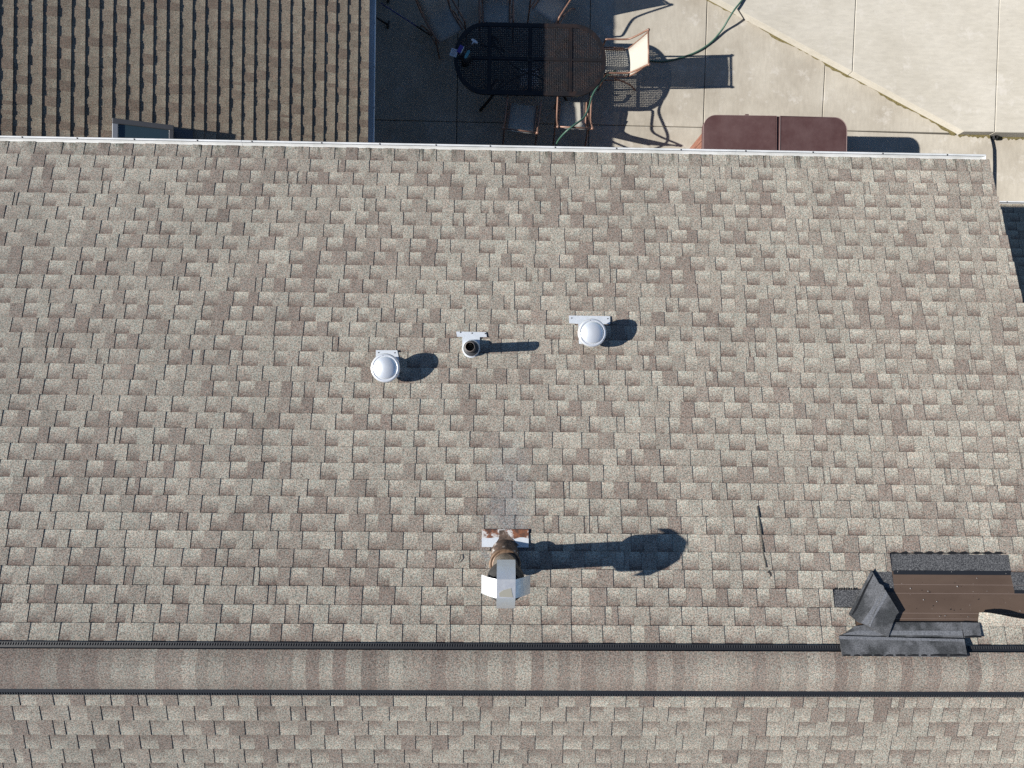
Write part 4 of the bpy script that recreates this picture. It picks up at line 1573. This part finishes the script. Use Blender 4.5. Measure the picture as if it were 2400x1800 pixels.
pc = P(1112, 98, tz)
t = thing('white_brush', 'small white oval headed brush lying on the table above the bag', 'brush', pc)
rot = Matrix.Rotation(R(-32), 3, 'Z')
b = MB()
pts = [rot @ Vector((0.058 * math.cos(a), 0.022 * math.sin(a), 0)) + Vector((pc.x, pc.y, tz + 0.03)) for a in [2 * math.pi * k / 20 for k in range(20)]]
b.prism(pts, (0, 0, -0.024), cham=0.005)
b.build('head', M['white'], t, fix=True)
b = MB()
v = rot @ Vector((-0.012, -0.06, 0))
b.tube([(pc.x, pc.y, tz + 0.018), (pc.x + v.x, pc.y + v.y, tz + 0.016)], 0.010, 8, smooth=1)
b.build('handle', M['white'], t, smooth=True)

# green hose
hp = [(1775, -60, .17), (1745, -8, .17), (1722, 22, .185), (1706, 47, .13), (1692, 70, .05), (1668, 98, .016), (1636, 120, .014), (1600, 134, .014), (1560, 143.5, .014), (1528, 143, .014),
      (1505, 138, .014), (1482, 142, .03), (1458, 156, .20), (1438, 168, .45), (1422, 178, .62), (1404, 198, .69), (1388, 225, .72), (1380, 252, .80), (1368, 276, .90), (1346, 293, .975), (1325, 310, .93), (1308, 330, .70), (1300, 350, .35), (1292, 372, .05), (1280, 390, .016)]
b = MB()
b.tube([P(*q) for q in hp], 0.0145, 8, smooth=5)
tag(b.build('garden_hose', M['hose'], smooth=True), 'green garden hose looping over the concrete and across the chair back', 'hose')

# blue pole and dark folding stand at the upper left, beside the wing's gutter
a, c_ = P(892, 7, 0.30), P(1008, 82, 0.02)
t = thing('blue_pole', 'blue pole with a black end slanting to the concrete left of the turned chair', 'pole', c_)
b = MB()
m_ = a + (c_ - a) * 0.72
b.tube([a, m_], 0.010, 8, smooth=1)
b.build('shaft', M['blue'], t, smooth=True)
b = MB()
b.tube([m_, c_], 0.014, 8, smooth=1)
b.build('grip', M['black'], t, smooth=True)

a, c_ = P(868, 32, 0.30), P(909, 58, 0.02)
t = thing('folding_stand', 'dark metal stand with a crossbar foot poking out beside the wing gutter', 'stand', c_)
for off in (Vector((0, 0, 0)), Vector((0.0, 0.42, 0))):
    b = MB()
    b.tube([a + off, c_ + off], 0.017, 8, smooth=1)
    b.build('leg', M['black'], t, smooth=True)
    b = MB()
    b.tube([c_ + off + Vector((0.02, 0.055, 0.0)), c_ + off + Vector((0.0, -0.055, 0.0))], 0.018, 8, smooth=1)
    b.build('foot', M['black'], t, smooth=True)
b = MB()
b.tube([a + Vector((0.05, 0, -0.03)), a + Vector((0.05, 0.42, -0.03))], 0.014, 8, smooth=1)
b.build('crossbar', M['black'], t, smooth=True)

# ------------------------------------------------------------------ hot tub with folding cover
HC = 1.06
ctl, ctr = P(1650, 268, HC), P(1986.5, 275, HC)
cxl, cxr = ctl.x, ctr.x
cyt = P(1800, 271.5, HC).y
W_ = cxr - cxl
cyb = cyt - W_
cyb = max(cyb, 1.95)
tub = thing('hot_tub', 'square hot tub with a maroon folding cover and wooden skirt under the eave', 'hot tub', ((cxl + cxr) / 2, (cyt + cyb) / 2, 0))
def rrect(x0, y0, x1, y1, r, n=8, corners=(1, 1, 1, 1)):
    pts = []
    for (cx_, cy_, a0, on) in ((x1 - r, y0 + r, -90, corners[1]), (x1 - r, y1 - r, 0, corners[2]), (x0 + r, y1 - r, 90, corners[3]), (x0 + r, y0 + r, 180, corners[0])):
        if on:
            for k in range(n + 1):
                a = R(a0 + 90 * k / n)
                pts.append(Vector((cx_ + r * math.cos(a), cy_ + r * math.sin(a), 0)))
        else:
            a = R(a0 + 45)
            pts.append(Vector((cx_ + r * (1 if math.cos(a) > 0 else -1), cy_ + r * (1 if math.sin(a) > 0 else -1), 0)))
    return pts
bi = 0.045
b = MB()
b.prism([p + Vector((0, 0, 0.93)) for p in rrect(cxl + bi, cyb + bi, cxr - bi, cyt - bi, 0.22)], (0, 0, -0.93))
b.build('tub_shell', M['redwood'], tub, fix=True)
ns = 15
for k in range(ns):
    ww = (W_ - 2 * bi - 0.44) / ns
    y0 = cyb + bi + 0.22 + k * ww
    b = MB()
    b.box((cxl + bi - 0.008, y0 + ww / 2, 0.46), (0.022, ww - 0.008, 0.84))
    b.build('slat', M['redwood'], tub)
    b = MB()
    x0 = cxl + bi + 0.22 + k * ww
    b.box((x0 + ww / 2, cyt - bi + 0.008, 0.46), (ww - 0.008, 0.022, 0.84))
    b.build('slat', M['redwood'], tub)
xm = P(1823.5, 300, HC).x
for x0, x1, cr in ((cxl, xm - 0.028, (1, 0, 0, 1)), (xm + 0.028, cxr, (0, 1, 1, 0))):
    b = MB()
    poly = rrect(x0, cyb, x1, cyt, 0.19, 9, cr)
    hi = [Vector((p.x, p.y, HC - 0.012 + 0.024 * (1 - abs(p.x - xm) / (W_ / 2)))) for p in poly]
    b.prism(hi, (0, 0, -0.10), cham=0.012)
    h_ = b.build('cover_half', M['vinyl'], tub, fix=True)
    b = MB()
    pts = [Vector((p.x, p.y, q.z - 0.006)) for p, q in zip(poly, hi)]
    b.tube(pts + [pts[0]], 0.006, 6, smooth=1)
    b.build('piping', M['vinyl_pipe'], h_, smooth=True)
b = MB()
b.box((xm, (cyb + cyt) / 2, HC - 0.02), (0.056, cyt - cyb - 0.01, 0.04))
b.build('hinge_strip', M['vinyl'], tub)
for dx in (-0.026, 0.026):
    b = MB()
    b.tube([(xm + dx, cyb, HC + 0.012), (xm + dx, cyt - 0.01, HC + 0.012)], 0.0075, 6, smooth=1)
    b.build('hinge_piping', M['vinyl_pipe'] if dx > 0 else M['vinyl'], tub, smooth=True)
q = P(1752, 266, HC)
b = MB()
b.box((q.x, cyt + 0.012, HC - 0.05), (0.05, 0.028, 0.07))
b.build('strap_buckle', M['vinyl'], tub)
b = MB()
b.box((q.x - 0.075, cyt + 0.008, HC - 0.06), (0.10, 0.012, 0.03))
b.build('strap', M['white'], tub)
b = MB()
q = P(1635, 338, 0.75)
for k in range(3):
    b.box((cxl + bi - 0.022, 2.26 - k * 0.03, 0.60), (0.008, 0.018, 0.16))
b.build('equipment_vent', M['dark'], tub)

# black drain pipe mouth at the corner of the slabs
q = P(2330, 320, 0.0)
t = thing('drain_pipe', 'small black drain pipe mouth at the slab corner right of the roof', 'drain pipe', (q.x, q.y, -0.04))
b = MB()
b.lathe([(0.034, -0.03), (0.034, 0.01), (0.028, 0.012), (0.026, -0.02)], (q.x + 0.03, q.y - 0.01, 0), 20, mi=0)
b.build('mouth', M['dark'], t)
b = MB()
b.lathe([(0.036, -0.03), (0.037, 0.011), (0.033, 0.013)], (q.x + 0.03, q.y - 0.01, 0), 20, close_top=False)
b.build('ring', M['comb'], t)
